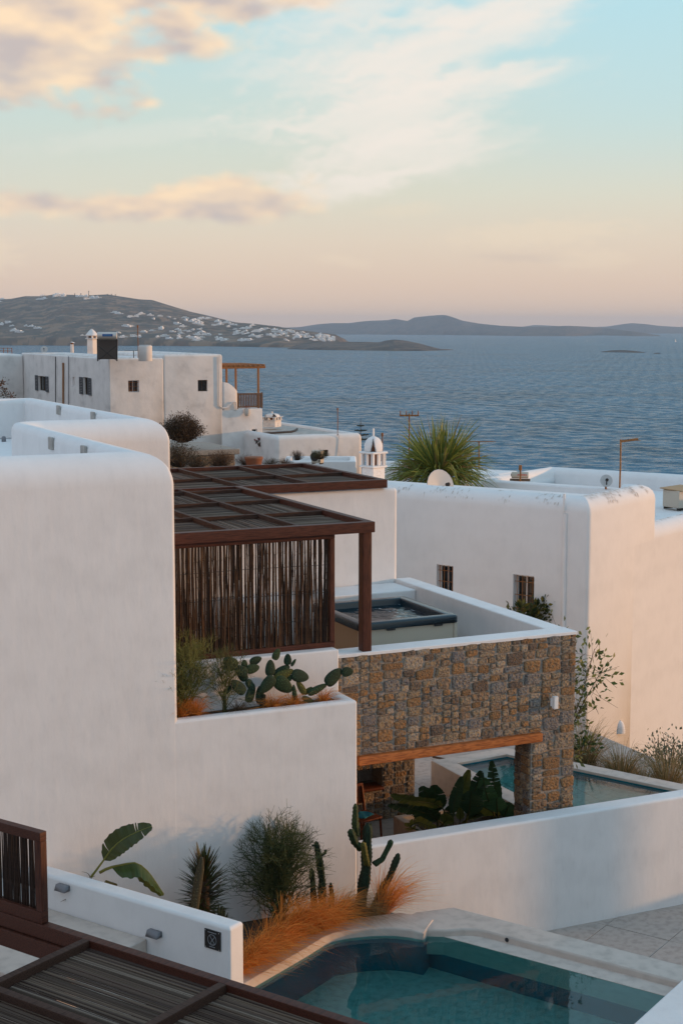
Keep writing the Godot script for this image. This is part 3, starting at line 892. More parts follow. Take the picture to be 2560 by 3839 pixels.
	for x in [6.08, 8.575]:
		b = mb(sc); b.bar(Vector3(x, 4.52, -18.9), Vector3(x, 5.98, -18.9), 0.078, 0.08, 0.006); part(sc, "stile", b, M.wood_y)
	for y in [4.85, 5.23, 5.62]:
		b = mb(sc); b.tube([Vector3(6.12, y, -18.885), Vector3(7.3, y + 0.012, -18.882), Vector3(8.54, y - 0.004, -18.885)], [0.004], 4); part(sc, "wire", b, M.dark_iron)
	var rng := RandomNumberGenerator.new()
	rng.seed = 15
	var canes := []
	for k in 12:
		b = MB.new()
		var path := []
		var rad := []
		var y := 0.0
		while y < 1.48:
			var bend := sin(y * (2.0 + 0.4 * k) + k) * 0.006
			path.append(Vector3(bend, y, cos(y * 3 + k) * 0.003)); rad.append(0.0105)
			path.append(Vector3(bend, y + 0.008, 0)); rad.append(0.013)
			path.append(Vector3(bend, y + 0.018, 0)); rad.append(0.0105)
			y += 0.19 + 0.05 * sin(k * 3.7 + y * 9)
		path.append(Vector3(0, 1.485, 0)); rad.append(0.0095)
		b.tube(path, rad, 6)
		canes.append(b.mesh(M["cane_%d" % (k % 4)]))
	var x := 6.12
	while x < 8.52:
		var o := MeshInstance3D.new()
		o.name = "cane"
		o.mesh = canes[rng.randi() % 12]
		sc.add_child(o, true)
		var kk := rng.randf_range(0.75, 1.2)
		o.transform = sc.transform.affine_inverse() * Transform3D(Basis(Vector3.BACK, rng.randf_range(-0.012, 0.012)) * Basis(Vector3.UP, rng.randf() * TAU) * Basis.from_scale(Vector3(kk, 1, kk)), Vector3(x, 4.51, -18.9 + rng.randf_range(-0.012, 0.012)))
		x += rng.randf_range(0.0135, 0.0205)
	build_spa()

# timber grid with reed mats laid the one way and the other; z_cross: beams along x, x_cross: beams along z
func pergola(called: String, label: String, base: Vector3, x0: float, x1: float, z0: float, z1: float, z_cross: Array, x_cross: Array, top: float, post: bool) -> void:
	var t := thing(called, label, "pergola", base)
	var b := mb(t)
	b.bar(Vector3(x0, top - 0.075, z1 - 0.06), Vector3(x1, top - 0.075, z1 - 0.06), 0.12, 0.15, 0.006)
	part(t, "front_beam", b, M.wood_x)
	b = mb(t)
	b.bar(Vector3(x0, top - 0.075, z0 + 0.05), Vector3(x1, top - 0.075, z0 + 0.05), 0.1, 0.15, 0.006)
	part(t, "back_beam", b, M.wood_x)
	b = mb(t)
	b.bar(Vector3(x1 - 0.055, top - 0.073, z1 - 0.122), Vector3(x1 - 0.055, top - 0.073, z0 + 0.102), 0.11, 0.15, 0.006)
	part(t, "side_beam", b, M.wood_z)
	for x in x_cross:
		b = mb(t)
		b.bar(Vector3(x, top - 0.065, z1 - 0.122), Vector3(x, top - 0.065, z0 + 0.102), 0.06, 0.12, 0.005)
		part(t, "rafter", b, M.old_wood_z)
	var xs := [x0] + x_cross + [x1 - 0.11]
	for z in z_cross:
		for i in xs.size() - 1:
			b = mb(t)
			b.bar(Vector3(xs[i] + (0.03 if i else 0.0), top - 0.068, z), Vector3(xs[i + 1] - (0.03 if i < xs.size() - 2 else 0.0), top - 0.068, z), 0.055, 0.11, 0.005)
			part(t, "noggin", b, M.old_wood_x)
	var zs := [z1 - 0.12] + z_cross + [z0 + 0.1]
	var rng := RandomNumberGenerator.new()
	rng.seed = int(absf(z0) * 10)
	for i in xs.size() - 1:
		for j in zs.size() - 1:
			reed_mat(t, Vector3(xs[i] + 0.02, top - 0.085, zs[j + 1] + 0.01), Vector3(xs[i + 1] - 0.02, top - 0.085, zs[j] - 0.01), (i + j) % 2 == 0, rng)
	if post:
		b = mb(t)
		b.bar(Vector3(9.07, 4.352, -18.835), Vector3(9.07, 6.06, -18.835), 0.14, 0.15, 0.008)
		part(t, "post", b, M.wood_y)
func reed_mat(t: Node3D, a: Vector3, c: Vector3, along_x: bool, rng: RandomNumberGenerator, frame := Transform3D()) -> void:
	var b := mb(t, frame)
	var p := 0.0
	var w := (c.z - a.z) if along_x else (c.x - a.x)
	while p < w:
		var r := rng.randf_range(0.0065, 0.0105)
		var k := rng.randf()
		b.col = Color(0.050, 0.031, 0.022).lerp(Color(0.155, 0.105, 0.075), k * k)
		if rng.randf() < 0.06: b.col = Color(0.20, 0.155, 0.12)
		var y := a.y + rng.randf_range(-0.006, 0.006)
		var s := rng.randf_range(-0.012, 0.012)
		var e := rng.randf_range(0, 0.02)
		if along_x:
			b.tube([Vector3(a.x + e, y, a.z + p), Vector3(lerpf(a.x, c.x, 0.5), y + rng.randf_range(-0.006, 0.004), a.z + p + s * 0.6), Vector3(c.x - e, y, a.z + p + s)], [r], 5, false)
		else:
			b.tube([Vector3(a.x + p, y, a.z + e), Vector3(a.x + p + s * 0.6, y + rng.randf_range(-0.006, 0.004), lerpf(a.z, c.z, 0.5)), Vector3(a.x + p + s, y, c.z - e)], [r], 5, false)
		p += r * rng.randf_range(1.75, 2.3)
	part(t, "reed_mat", b, M.reed, "stuff")

func build_spa() -> void:
	var t := thing("hot_tub", "square hot tub with dark rim and bubbling water on the white terrace", "hot tub", Vector3(10.82, 3.5, -21.8))
	var x0 := 9.95; var x1 := 11.70; var z0 := -22.75; var z1 := -20.86
	var b := mb(t)
	b.box(Vector3((x0 + x1) / 2, 3.66, z1 - 0.05), Vector3(x1 - x0 - 0.10, 0.30, 0.06), Basis(), 0.008)
	b.box(Vector3((x0 + x1) / 2, 4.0, z1 - 0.05), Vector3(x1 - x0 - 0.10, 0.36, 0.06), Basis(), 0.008)
	part(t, "front_panel", b, M.spa_panel)
	for x in [x0 + 0.05, x1 - 0.05]:
		b = mb(t)
		b.box(Vector3(x, 3.84, (z0 + z1) / 2), Vector3(0.06, 0.68, z1 - z0 - 0.14), Basis(), 0.008)
		part(t, "side_panel", b, M.spa_side)
	b = mb(t)
	b.box(Vector3((x0 + x1) / 2, 3.84, z0 + 0.05), Vector3(x1 - x0 - 0.14, 0.68, 0.06))
	part(t, "back_panel", b, M.spa_side)
	for x in [x0 + 0.03, x1 - 0.03]:
		b = mb(t)
		b.box(Vector3(x, 3.84, z1 - 0.03), Vector3(0.07, 0.68, 0.07), Basis(), 0.015)
		part(t, "corner_post", b, M.spa_panel)
	# rim: a raised frame with a shell inside
	b = mb(t)
	var rings := []
	for q in [[0.0, 4.18], [0.0, 4.27], [0.02, 4.30], [0.15, 4.30], [0.17, 4.28], [0.20, 4.05], [0.42, 3.75]]:
		rings.append(rrect(x0 - 0.02, x1 + 0.02, z0 - 0.02, z1 + 0.02, 0.08, q[0], q[1]))
	b.loft(rings, true, true)
	part(t, "shell", b, M.spa_shell)
	b = mb(t)
	var rng := RandomNumberGenerator.new()
	rng.seed = 4
	var n := 46
	var nz := noise(61, 5.5, 4)
	for i in n + 1:
		for j in n + 1:
			var px := lerpf(x0 + 0.17, x1 - 0.17, float(i) / n); var pz := lerpf(z0 + 0.17, z1 - 0.17, float(j) / n)
			var k := absf(nz.get_noise_2d(px, pz))
			var e := 0.0 if i == 0 or j == 0 or i == n or j == n else 1.0
			var foam := smoothstep(0.035, 0.0, k) * smoothstep(-0.1, 0.3, nz.get_noise_2d(px * 0.35 + 9, pz * 0.35))
			b.col = Color(0.003, 0.014, 0.022).lerp(Color(0.55, 0.60, 0.63), foam)
			b.vert(Vector3(px, 4.20 + e * (0.010 * nz.get_noise_2d(px * 0.8, pz * 0.8 + 4) + 0.006 * foam), pz))
	for i in n:
		for j in n:
			b.quad(i * (n + 1) + j, i * (n + 1) + j + 1, (i + 1) * (n + 1) + j + 1, (i + 1) * (n + 1) + j)
	var wm := mat("spa_water", Color(1, 1, 1), 0.12)
	wm.vertex_color_use_as_albedo = true
	wm.metallic_specular = 0.2
	part(t, "water", b, wm)
	for x in [10.5, 11.35]:
		b = mb(t)
		b.box(Vector3(x, 4.165, z1 + 0.005), Vector3(0.15, 0.03, 0.03), Basis(), 0.005)
		part(t, "latch", b, M.black_plastic)

# ---------------------------------------------------------------- neighbouring houses
func p1(x: float, y: float) -> Vector2: return Vector2(x * 0.8163, 1050 + y * 0.8163)          # readings from enlarged crops of the photograph -> its pixels
func p4(x: float, y: float) -> Vector2: return Vector2(1300 + x * 0.8036, 1750 + y * 0.8036)
func pc(x: float, y: float) -> Vector2: return Vector2(900 + x * 0.38265, 1500 + y * 0.38265)
func py(x: float, y: float) -> Vector2: return Vector2(1400 + x * 0.44643, 1580 + y * 0.44643)
func pq(x: float, y: float) -> Vector2: return Vector2(1900 + x * 0.42092, 1600 + y * 0.42092)
func pr(x: float, y: float) -> Vector2: return Vector2(2000 + x * 0.36129, 2200 + y * 0.36129)
func pd(x: float, y: float) -> Vector2: return Vector2(560 + x * 0.34439, 1480 + y * 0.34439)
func oz(q: Vector2, z: float) -> Vector3: return on_z(q.x, q.y, z)
func oy(q: Vector2, y: float) -> Vector3: return on_y(q.x, q.y, y)
func ox(q: Vector2, x: float) -> Vector3: return on_x(q.x, q.y, x)

# a wall with real openings cut into it
func cut_part(parent: Node3D, called: String, b: MB, holes: Array, m: Material) -> void:
	var root := CSGCombiner3D.new()
	root.name = called
	parent.add_child(root, true)
	var solid := CSGMesh3D.new()
	solid.name = "solid"
	solid.mesh = b.mesh(m)
	solid.material = m
	root.add_child(solid)
	for h in holes:           # centre, size, basis in the parent's own axes
		var k := CSGBox3D.new()
		k.name = "opening"
		k.operation = CSGShape3D.OPERATION_SUBTRACTION
		k.size = h[1]
		k.material = m
		root.add_child(k, true)
		k.transform = Transform3D(h[2] if h.size() > 2 else Basis(), h[0])
func solid_block(b: MB, x0: float, x1: float, z0: float, z1: float, y0: float, y1: float, rt: float, rc: float, wall := 0.0, y_roof := 0.0) -> void:
	var rings := [rrect(x0, x1, z0, z1, rc, 0, y0)]
	for k in 6:
		var a := PI / 2 * k / 5
		rings.append(rrect(x0, x1, z0, z1, rc, rt * (1 - cos(a)), y1 - rt + rt * sin(a)))
	if wall > 0.0:
		var r2 := (wall - rt) * 0.9
		for k in 4:
			var a := PI / 2 * k / 3
			rings.append(rrect(x0, x1, z0, z1, rc, wall - r2 + r2 * sin(a), y1 - r2 + r2 * cos(a) - 0.001))
		rings.append(rrect(x0, x1, z0, z1, rc, wall + 0.01, y_roof))
	b.loft(rings, true, true)

# a pane set in an opening of the local xy plane, with its bars; the outside looks along +z of basis
func window(parent: Node3D, at: Vector3, w: float, h: float, bas: Basis, frame_mat: Material, bars_x: int, bars_y: int, grille := false) -> void:
	var fr := Node3D.new()
	fr.name = "window"
	parent.add_child(fr, true)
	fr.transform = Transform3D(bas, at)
	var t := 0.045 * clampf(h, 0.6, 1.2)
	var b := MB.new()
	b.box(Vector3(0, h / 2 - t / 2, 0), Vector3(w, t, 0.05)); b.box(Vector3(0, -h / 2 + t / 2, 0), Vector3(w, t, 0.05))
	b.box(Vector3(-w / 2 + t / 2, 0, 0), Vector3(t, h - 2 * t, 0.05)); b.box(Vector3(w / 2 - t / 2, 0, 0), Vector3(t, h - 2 * t, 0.05))
	for k in bars_x: b.box(Vector3(-w / 2 + w * (k + 1) / (bars_x + 1), 0, 0), Vector3(t * 0.6, h - 2 * t, 0.04))
	part(fr, "frame", b, frame_mat)
	b = MB.new()
	b.box(Vector3(0, 0, -0.03), Vector3(w - t, h - t, 0.012))
	part(fr, "pane", b, M.window_glass)
	if grille:
		b = MB.new()
		for k in 4:
			var x := -w / 2 + w * (k + 0.5) / 4
			b.tube([Vector3(x, -h / 2, 0.1), Vector3(x, h / 2, 0.1)], [0.008], 5)
		for k in 3:
			var y := -h / 2 + h * (k + 0.5) / 3
			b.tube([Vector3(-w / 2, y, 0.1), Vector3(w / 2, y, 0.1)], [0.008], 5)
		part(fr, "grille", b, M.rust)
func shutter(parent: Node3D, at: Vector3, w: float, h: float, bas: Basis) -> void:
	var s := Node3D.new()
	s.name = "shutter"
	parent.add_child(s, true)
	s.transform = Transform3D(bas, at)
	var b := MB.new()
	b.box(Vector3(-w / 2 + 0.03, 0, 0), Vector3(0.06, h, 0.04)); b.box(Vector3(w / 2 - 0.03, 0, 0), Vector3(0.06, h, 0.04))
	b.box(Vector3(0, h / 2 - 0.04, 0), Vector3(w - 0.12, 0.08, 0.04)); b.box(Vector3(0, -h / 2 + 0.04, 0), Vector3(w - 0.12, 0.08, 0.04))
	part(s, "shutter_frame", b, M.shutter)
	var n := 9
	for k in n:
		b = MB.new()
		b.box(Vector3(0, -h / 2 + 0.08 + (h - 0.16) * (k + 0.5) / n, 0), Vector3(w - 0.12, (h - 0.16) / n * 0.9, 0.012), Basis(Vector3.RIGHT, 0.5))
		part(s, "slat", b, M.shutter)

func dish(parent: Node3D, at: Vector3, r: float, face: Vector3, m: Material) -> void:
	var ax := face.normalized()
	var xx := Vector3.UP.cross(ax).normalized()
	var bs := Basis(xx, ax, xx.cross(ax))
	var b := mb(parent)
	var pf := []
	for k in 7: pf.append([maxf(0.01, r * k / 6.0), 0.18 * r * pow(k / 6.0, 2.0)])
	pf.append([r * 0.97, 0.18 * r + 0.012]); pf.append([0.01, 0.02])
	b.lathe(at, pf, 20, bs)
	part(parent, "reflector", b, m)
	b = mb(parent)
	b.tube([at + bs * Vector3(0, 0.02, 0) - Vector3(0, r, 0), at + bs * Vector3(0, r * 0.8, 0)], [0.015], 5)
	part(parent, "arm", b, M.dark_iron)
	b = mb(parent)
	b.tube([at + bs * Vector3(0, r * 0.74, 0), at + bs * Vector3(0, r * 0.95, 0)], [0.045], 8)
	part(parent, "receiver", b, M.dark_iron)
	b = mb(parent)
	b.tube([at - Vector3(0, r * 1.3, 0) - ax * 0.05, at - ax * 0.03], [0.03], 6)
	part(parent, "mount", b, M.rust)

func aerial(label: String, base: Vector3, h: float, m: Material, kind: int, group := "") -> void:
	var t := thing("roof_aerial", label, "aerial", base, 0, group)
	var b := mb(t)
	b.tube([base - Vector3.UP * 0.1, base + Vector3(0.01, h * 0.5, 0), base + Vector3.UP * h], [0.024 if kind != 2 else 0.05], 7)
	part(t, "pole", b, m)
	b = mb(t)
	var top := base + Vector3.UP * h
	if kind == 0:            # a boom to one side
		b.bar(top + Vector3(0, -0.05, 0), top + cam_r * h * 0.34 + Vector3(0, 0.01, 0), 0.05, 0.06)
		for k in 7: b.bar(top + cam_r * (h * 0.05 * k + 0.05) + Vector3(0, -0.02, -0.12), top + cam_r * (h * 0.05 * k + 0.05) + Vector3(0, -0.02, 0.12), 0.012, 0.012)
	elif kind == 1:          # a rake of rods
		b.tube([top - cam_r * 0.5, top + cam_r * 0.5], [0.012], 5)
		for k in 9: b.tube([top + cam_r * (-0.48 + k * 0.12) + Vector3(0, 0, -0.2), top + cam_r * (-0.48 + k * 0.12) + Vector3(0, 0, 0.2)], [0.008], 4)
	elif kind == 3:          # a bare pole with a collar
		b.tube([top - Vector3.UP * 0.12, top + Vector3.UP * 0.02], [0.05], 6)
	else:                    # a crossarm with insulators
		b.bar(top - cam_r * 0.72 + Vector3(0, -0.15, 0), top + cam_r * 0.72 + Vector3(0, -0.15, 0), 0.1, 0.12)
		for k in 4: b.tube([top + cam_r * (-0.66 + k * 0.44) + Vector3(0, -0.1, 0), top + cam_r * (-0.66 + k * 0.44) + Vector3(0, 0.22, 0)], [0.05, 0.03], 6)
	part(t, "crossarm", b, m)

func build_left_house() -> void:
	var Z := -85.0
	var c := oz(p1(500, 367), Z)
	var xa := c.x
	var xm := oz(p1(752, 380), Z).x
	var xr := oz(p1(1022, 380), Z).x
	var xe := oz(p1(1206, 600), Z).x
	var ya := oz(p1(600, 368), Z).y + 0.12
	var yb := oz(p1(880, 350), Z).y + 0.12
	var zl := ox(p1(100, 345), xa).z
	var t := thing("white_house", "old white house with shuttered windows and a solar water heater above the sea", "house", Vector3((xa + xr) / 2, -3.0, Z))
	var inv := t.transform.affine_inverse()
	var b := mb(t)
	solid_block(b, xa, xm - 0.01, zl, Z, -3.0, ya, 0.11, 0.08, 0.42, ya - 0.14)
	var w1 := oz(p1(615, 488), Z); var w2 := oz(p1(932, 485), Z)
	var s1a := ox(p1(178, 475), xa); var s1b := ox(p1(214, 475), xa)
	var s2a := ox(p1(384, 487), xa); var s2b := ox(p1(408, 487), xa)
	var nch := ox(p1(340, 467), xa)
	var sm := (s1a + s1b) / 2; var sn := (s2a + s2b) / 2
	cut_part(t, "wall", b, [[inv * w1, Vector3(0.65, 0.70, 0.5)], [inv * sm, Vector3(0.5, 1.0, absf(s1a.z - s1b.z))], [inv * sn, Vector3(0.5, 1.08, absf(s2a.z - s2b.z))], [inv * nch, Vector3(0.24, 0.6, 0.6)]], M.plaster_old)
	b = mb(t)
	solid_block(b, xm, xr, zl + 8.0, Z - 0.01, -3.0, yb, 0.16, 0.10, 0.46, yb - 0.5)
	cut_part(t, "wall", b, [[inv * w2, Vector3(0.61, 0.68, 0.5)]], M.plaster_old)
	# the lower wing with a terrace, and a curved parapet stepping down to it
	b = mb(t)
	var yt := oz(p1(1150, 590), Z).y
	solid_block(b, xr - 0.3, xe, Z - 9.0, Z - 0.02, -3.0, yt, 0.08, 0.05)
	var ar := oz(p1(1170, 716), Z)
	cut_part(t, "wing", b, [[inv * ar, Vector3(0.34, 0.86, 0.4)]], M.plaster_old)
	b = mb(t)
	var x5 := oz(p1(1090, 500), Z).x
	var yc := oz(p1(1022, 470), Z).y
	var yd := oz(p1(1090, 510), Z).y
	var rings := []
	for k in 7:
		var u := k / 6.0
		var x := lerpf(xr - 0.02, x5, u)
		var y := lerpf(yc, yd, u * u) + 0.04 * sin(PI * u)
		rings.append(PackedVector3Array([Vector3(x, yt - 0.1, Z - 0.02), Vector3(x, y, Z - 0.03), Vector3(x, y, Z - 0.42), Vector3(x, yt - 0.1, Z - 0.43)]))
	b.loft(rings, true, true)
	part(t, "parapet", b, M.plaster_old)
	# the wing further left
	b = mb(t)
	solid_block(b, xa - 13.0, xa - 0.01, zl - 6.0, zl + 0.6, -3.0, ya - 0.1, 0.2, 0.1)
	part(t, "side_wing", b, M.plaster_old)
	# stained tops
	b = mb(t)
	b.box(Vector3((xa + xm) / 2, ya + 0.004, Z - 0.24), Vector3(xm - xa - 0.5, 0.012, 0.26)); b.box(Vector3(xa + 0.24, ya + 0.004, (Z + zl) / 2), Vector3(0.26, 0.012, (Z - zl) - 1.2))
	b.box(Vector3((xm + xr) / 2, yb + 0.004, Z - 0.36), Vector3(xr - xm - 0.9, 0.012, 0.16))
	part(t, "coping", b, M.plaster_stained)
	var out := Basis(Vector3.UP, -PI / 2)        # panes of the left-hand wall look along -x
	window(t, inv * (w1 + Vector3(0, 0, -0.18)), 0.63, 0.68, Basis(), M.white_paint, 1, 1, true)
	window(t, inv * (w2 + Vector3(0, 0, -0.20)), 0.60, 0.66, Basis(), M.frame_brown, 1, 0)
	window(t, inv * (sm + Vector3(0.16, 0, 0)), absf(s1a.z - s1b.z) - 0.02, 0.98, out, M.frame_brown, 1, 0)
	window(t, inv * (sn + Vector3(0.16, 0, 0)), absf(s2a.z - s2b.z) - 0.02, 1.06, out, M.frame_brown, 1, 0)
	window(t, inv * (ar + Vector3(0, 0, -0.14)), 0.33, 0.85, Basis(), M.white_paint, 0, 1)
	for k in 2:
		var s: Vector3 = sm if k == 0 else sn
		var half := absf(s1a.z - s1b.z) / 2 if k == 0 else absf(s2a.z - s2b.z) / 2
		for sd in [-1, 1]:
			shutter(t, inv * (s + Vector3(-0.05, 0, sd * (half + 0.36))), 0.72, 1.05, out)
	# pipes and cables on the walls
	for q in [[297, 380, 600, 0.06, "pale_wood"], [262, 352, 600, 0.03, "cable"], [322, 350, 600, 0.03, "grey_metal"]]:
		b = mb(t)
		var a := ox(p1(q[0], q[1]), xa); var e := ox(p1(q[0], q[2]), xa)
		b.tube([a + Vector3(-0.08, 0, 0), e + Vector3(-0.08, 0, 0)], [q[3]], 8)
		part(t, "drainpipe", b, M[q[4]])
	b = mb(t)
	var pts := []
	for q in [[1003, 352], [1005, 450], [1006, 575], [1020, 588], [1045, 585], [1068, 560], [1082, 560], [1086, 590], [1080, 600]]:
		pts.append(oz(p1(q[0], q[1]), Z) + Vector3(0, 0, 0.05))
	b.tube(pts, [0.035], 6)
	part(t, "cable", b, M.plaster_old)
	# timber pergola and balcony railing on the wing
	var g := thing("terrace_pergola", "light orange timber pergola on the sea terrace of the old house", "pergola", Vector3(xe - 1.2, yt, Z - 0.5))
	var yp := oz(p1(1200, 400), Z).y
	var xq := oz(p1(1228, 400), Z).x
	for x in [oz(p1(1050, 430), Z).x, oz(p1(1196, 430), Z).x]:
		for z in [Z - 0.35, Z - 4.2]:
			b = mb(g); b.bar(Vector3(x, yt + 0.002, z), Vector3(x, yp - 0.08, z), 0.11, 0.11, 0.01); part(g, "post", b, M.pale_wood)
	for z in [Z - 0.35, Z - 4.2]:
		b = mb(g); b.bar(Vector3(xr + 0.02, yp, z), Vector3(xq, yp, z), 0.10, 0.16, 0.01); part(g, "beam", b, M.pale_wood)
	for k in 9:
		b = mb(g)
		var x := lerpf(xr + 0.2, xq - 0.15, k / 8.0)
		b.bar(Vector3(x, yp + 0.13, Z - 0.1), Vector3(x, yp + 0.13, Z - 4.5), 0.07, 0.10)
		part(g, "rafter", b, M.pale_wood)
	railing("balcony_railing", "weathered timber balcony railing on the sea terrace of the old house", Vector3(x5 + 0.05, yt, Z - 0.1), Vector3(xe, yt, Z - 0.1), oz(p1(1150, 520), Z).y - yt, 15)
	railing("garden_railing", "weathered timber railing with bougainvillea beside the low white house", oz(pc(222, 560), Z + 2.0), oz(pc(352, 556), Z + 2.0), 1.25, 10)
	# flower pot on the wall
	var fp := oz(p1(1130, 612), Z) + Vector3(0, -0.15, 0.22)
	var f := thing("flower_pot", "pale pot with red flowers on the wall below the balcony railing", "flower pot", fp)
	b = mb(f); b.lathe(fp, [[0.12, 0], [0.2, 0.2], [0.19, 0.42], [0.16, 0.44]], 12); part(f, "pot", b, M.pot_white)
	b = mb(f); b.col = Color(0.25, 0.05, 0.03); leaf_ball(b, fp + Vector3(0, 0.55, 0), 0.2, 60, 0.05, 9); part(f, "flowers", b, M.leaf)
	# --- things on the roof
	var yr := ya - 0.14
	chimney_gable(oy(p1(425, 340), yr), 0.52, oz(p1(425, 225), Z - 3.0).y - yr)
	var cp := oy(p1(333, 338), yr)
	var ch := thing("chimney_pipe", "thin white chimney pipe with flat cap on the old house roof", "chimney", cp)
	var hh := 46 * 0.8163 / 5620.0 * cp.distance_to(EYE) + 0.1
	b = mb(ch); b.lathe(cp, [[0.13, 0], [0.12, hh * 0.8]], 12); part(ch, "pipe", b, M.plaster_old)
	b = mb(ch); b.lathe(cp + Vector3.UP * hh * 0.82, [[0.1, 0], [0.1, hh * 0.1]], 10); part(ch, "vent", b, M.rust)
	b = mb(ch); b.lathe(cp + Vector3.UP * hh * 0.92, [[0.26, 0], [0.05, hh * 0.1]], 14); part(ch, "cap", b, M.plaster_old)
	# solar heater
	var sp := oy(p1(496, 372), yr)
	var hs := thing("solar_heater", "solar water heater with silver tank above a dark panel back", "solar heater", sp, -HEADING + 4.0)
	var u := sp.distance_to(EYE) / 5620.0 * 0.8163          # metres for one reading
	b = MB.new(); b.box(Vector3(0, 52 * u, -0.25), Vector3(88 * u, 92 * u, 0.1), Basis(Vector3.RIGHT, -0.35), 0.02); part(hs, "collector", b, M.panel_back)
	for sd in [-1, 1]:
		b = MB.new(); b.bar(Vector3(sd * 43 * u, 0, 0.25), Vector3(sd * 43 * u, 100 * u, 0.1), 0.06, 0.06); part(hs, "leg", b, M.dark_iron)
		b = MB.new(); b.bar(Vector3(sd * 40 * u, 4 * u, 0.22), Vector3(-sd * 40 * u, 68 * u, 0.17), 0.035, 0.035); part(hs, "brace", b, M.dark_iron)
	b = MB.new(); b.tube([Vector3(-44 * u, 113 * u, 0.05), Vector3(-42 * u, 113 * u, 0.05), Vector3(42 * u, 113 * u, 0.05), Vector3(44 * u, 113 * u, 0.05)], [14 * u, 17 * u, 17 * u, 14 * u], 20); part(hs, "tank", b, M.tank_metal)
	b = MB.new()
	for k in 5:
		var a0 := -0.15 + k * 0.13; var a1 := a0 + 0.13
		b.face(Vector3(-20 * u, 113 * u + sin(a0) * 17.3 * u, 0.05 + cos(a0) * 17.3 * u), Vector3(26 * u, 113 * u + sin(a0) * 17.3 * u, 0.05 + cos(a0) * 17.3 * u), Vector3(26 * u, 113 * u + sin(a1) * 17.3 * u, 0.05 + cos(a1) * 17.3 * u), Vector3(-20 * u, 113 * u + sin(a1) * 17.3 * u, 0.05 + cos(a1) * 17.3 * u))
	part(hs, "label_plate", b, M.tank_label)
	b = MB.new()
	for k in 7: b.box(Vector3((-12 + k * 4.6) * u, 116 * u, 0.05 + 17.5 * u), Vector3(3.2 * u, 3.4 * u, 0.01))
	part(hs, "lettering", b, M.tank_blue)
	# white cylinder
	var tp := oy(p1(669, 372), yr)
	var tk := thing("water_tank", "white upright cylindrical water tank on the old house roof", "water tank", tp)
	b = mb(tk); b.lathe(tp, [[31 * u, 0], [31 * u, 66 * u], [30 * u, 69 * u], [4 * u, 70 * u]], 24); part(tk, "body", b, M.plaster_old)
	b = mb(tk); b.lathe(tp + Vector3.UP * 70 * u, [[27 * u, 0], [26 * u, 2 * u]], 20); part(tk, "lid", b, M.plaster)
	# aerials, satellite dish, rusty railing
	aerial("tall rusty aerial pole beside the white cylinder tank", oy(p1(636, 366), yr), 160 * u, M.rust, 3)
	aerial("small rod aerial leaning beside the white cylinder tank", oy(p1(615, 366), yr), 42 * u, M.dark_iron, 1)
	var dp := oy(p1(205, 338), yr) + Vector3.UP * 24 * u
	var ds := thing("satellite_dish", "pale satellite dish on the roof of the old shuttered house", "satellite dish", dp - Vector3.UP * 24 * u)
	dish(ds, dp, 20 * u, Vector3(-0.35, 0.35, 1.0), M.dish)
	var rp := oy(p1(0, 338), yr)
	var rl := thing("roof_railing", "rusty thin metal railing on the far roof corner of the old house", "railing", rp)
	for k in 4:
		b = mb(rl); b.tube([rp + cam_r * (k * 24 * u), rp + cam_r * (k * 24 * u) + Vector3.UP * 34 * u], [0.025], 5); part(rl, "post", b, M.rust)
	for k in 2:
		b = mb(rl); b.tube([rp + Vector3.UP * (32 - k * 16) * u, rp + cam_r * 74 * u + Vector3.UP * (32 - k * 16) * u], [0.02], 5); part(rl, "rail", b, M.rust)

func railing(called: String, label: String, a: Vector3, c: Vector3, h: float, n: int) -> void:
	var t := thing(called, label, "railing", a)
	var b := mb(t)
	for y in [h - 0.04, 0.10]:
		b = mb(t); b.bar(a + Vector3(0, y, 0), c + Vector3(0, y, 0), 0.07, 0.09, 0.008); part(t, "rail", b, M.railing_wood)
	for k in n + 1:
		b = mb(t)
		var p := a.lerp(c, float(k) / n)
		var w := 0.09 if k == 0 or k == n else 0.055
		b.bar(p + Vector3(0, 0 if w > 0.08 else 0.145, 0), p + Vector3(0, h + (0.04 if w > 0.08 else -0.085), 0), w, w)
		part(t, "post" if w > 0.08 else "baluster", b, M.railing_wood)

func chimney_gable(p: Vector3, w: float, h: float) -> void:
	var t := thing("chimney", "white chimney with pointed gabled cap on the old house roof", "chimney", p, 35.0)
	var b := MB.new(); b.box(Vector3(0, h * 0.30, 0), Vector3(w, h * 0.6, w), Basis(), 0.03); part(t, "stack", b, M.plaster_old)
	b = MB.new(); b.box(Vector3(0, h * 0.615, 0), Vector3(w * 1.35, h * 0.03, w * 1.35), Basis(), 0.02); part(t, "ledge", b, M.plaster_old)
	for sx in [-1, 1]:
		for sz in [-1, 1]:
			b = MB.new(); b.box(Vector3(sx * w * 0.4, h * 0.69, sz * w * 0.4), Vector3(w * 0.22, h * 0.12, w * 0.22)); part(t, "pillar", b, M.plaster_old)
	b = MB.new(); b.box(Vector3(0, h * 0.69, 0), Vector3(w * 0.5, h * 0.12, w * 0.5)); part(t, "flue", b, M.clay)
	b = MB.new()
	var rings := []
	for q in [[1.3, 0.72], [1.3, 0.75], [1.0, 0.82], [0.66, 0.90], [0.30, 0.97], [0.05, 1.0]]:
		var k: float = q[0] * w / 2
		rings.append(PackedVector3Array([Vector3(k, q[1] * h, k), Vector3(k, q[1] * h, -k), Vector3(-k, q[1] * h, -k), Vector3(-k, q[1] * h, k)]))
	b.loft(rings, true, true); part(t, "cap", b, M.plaster_old)

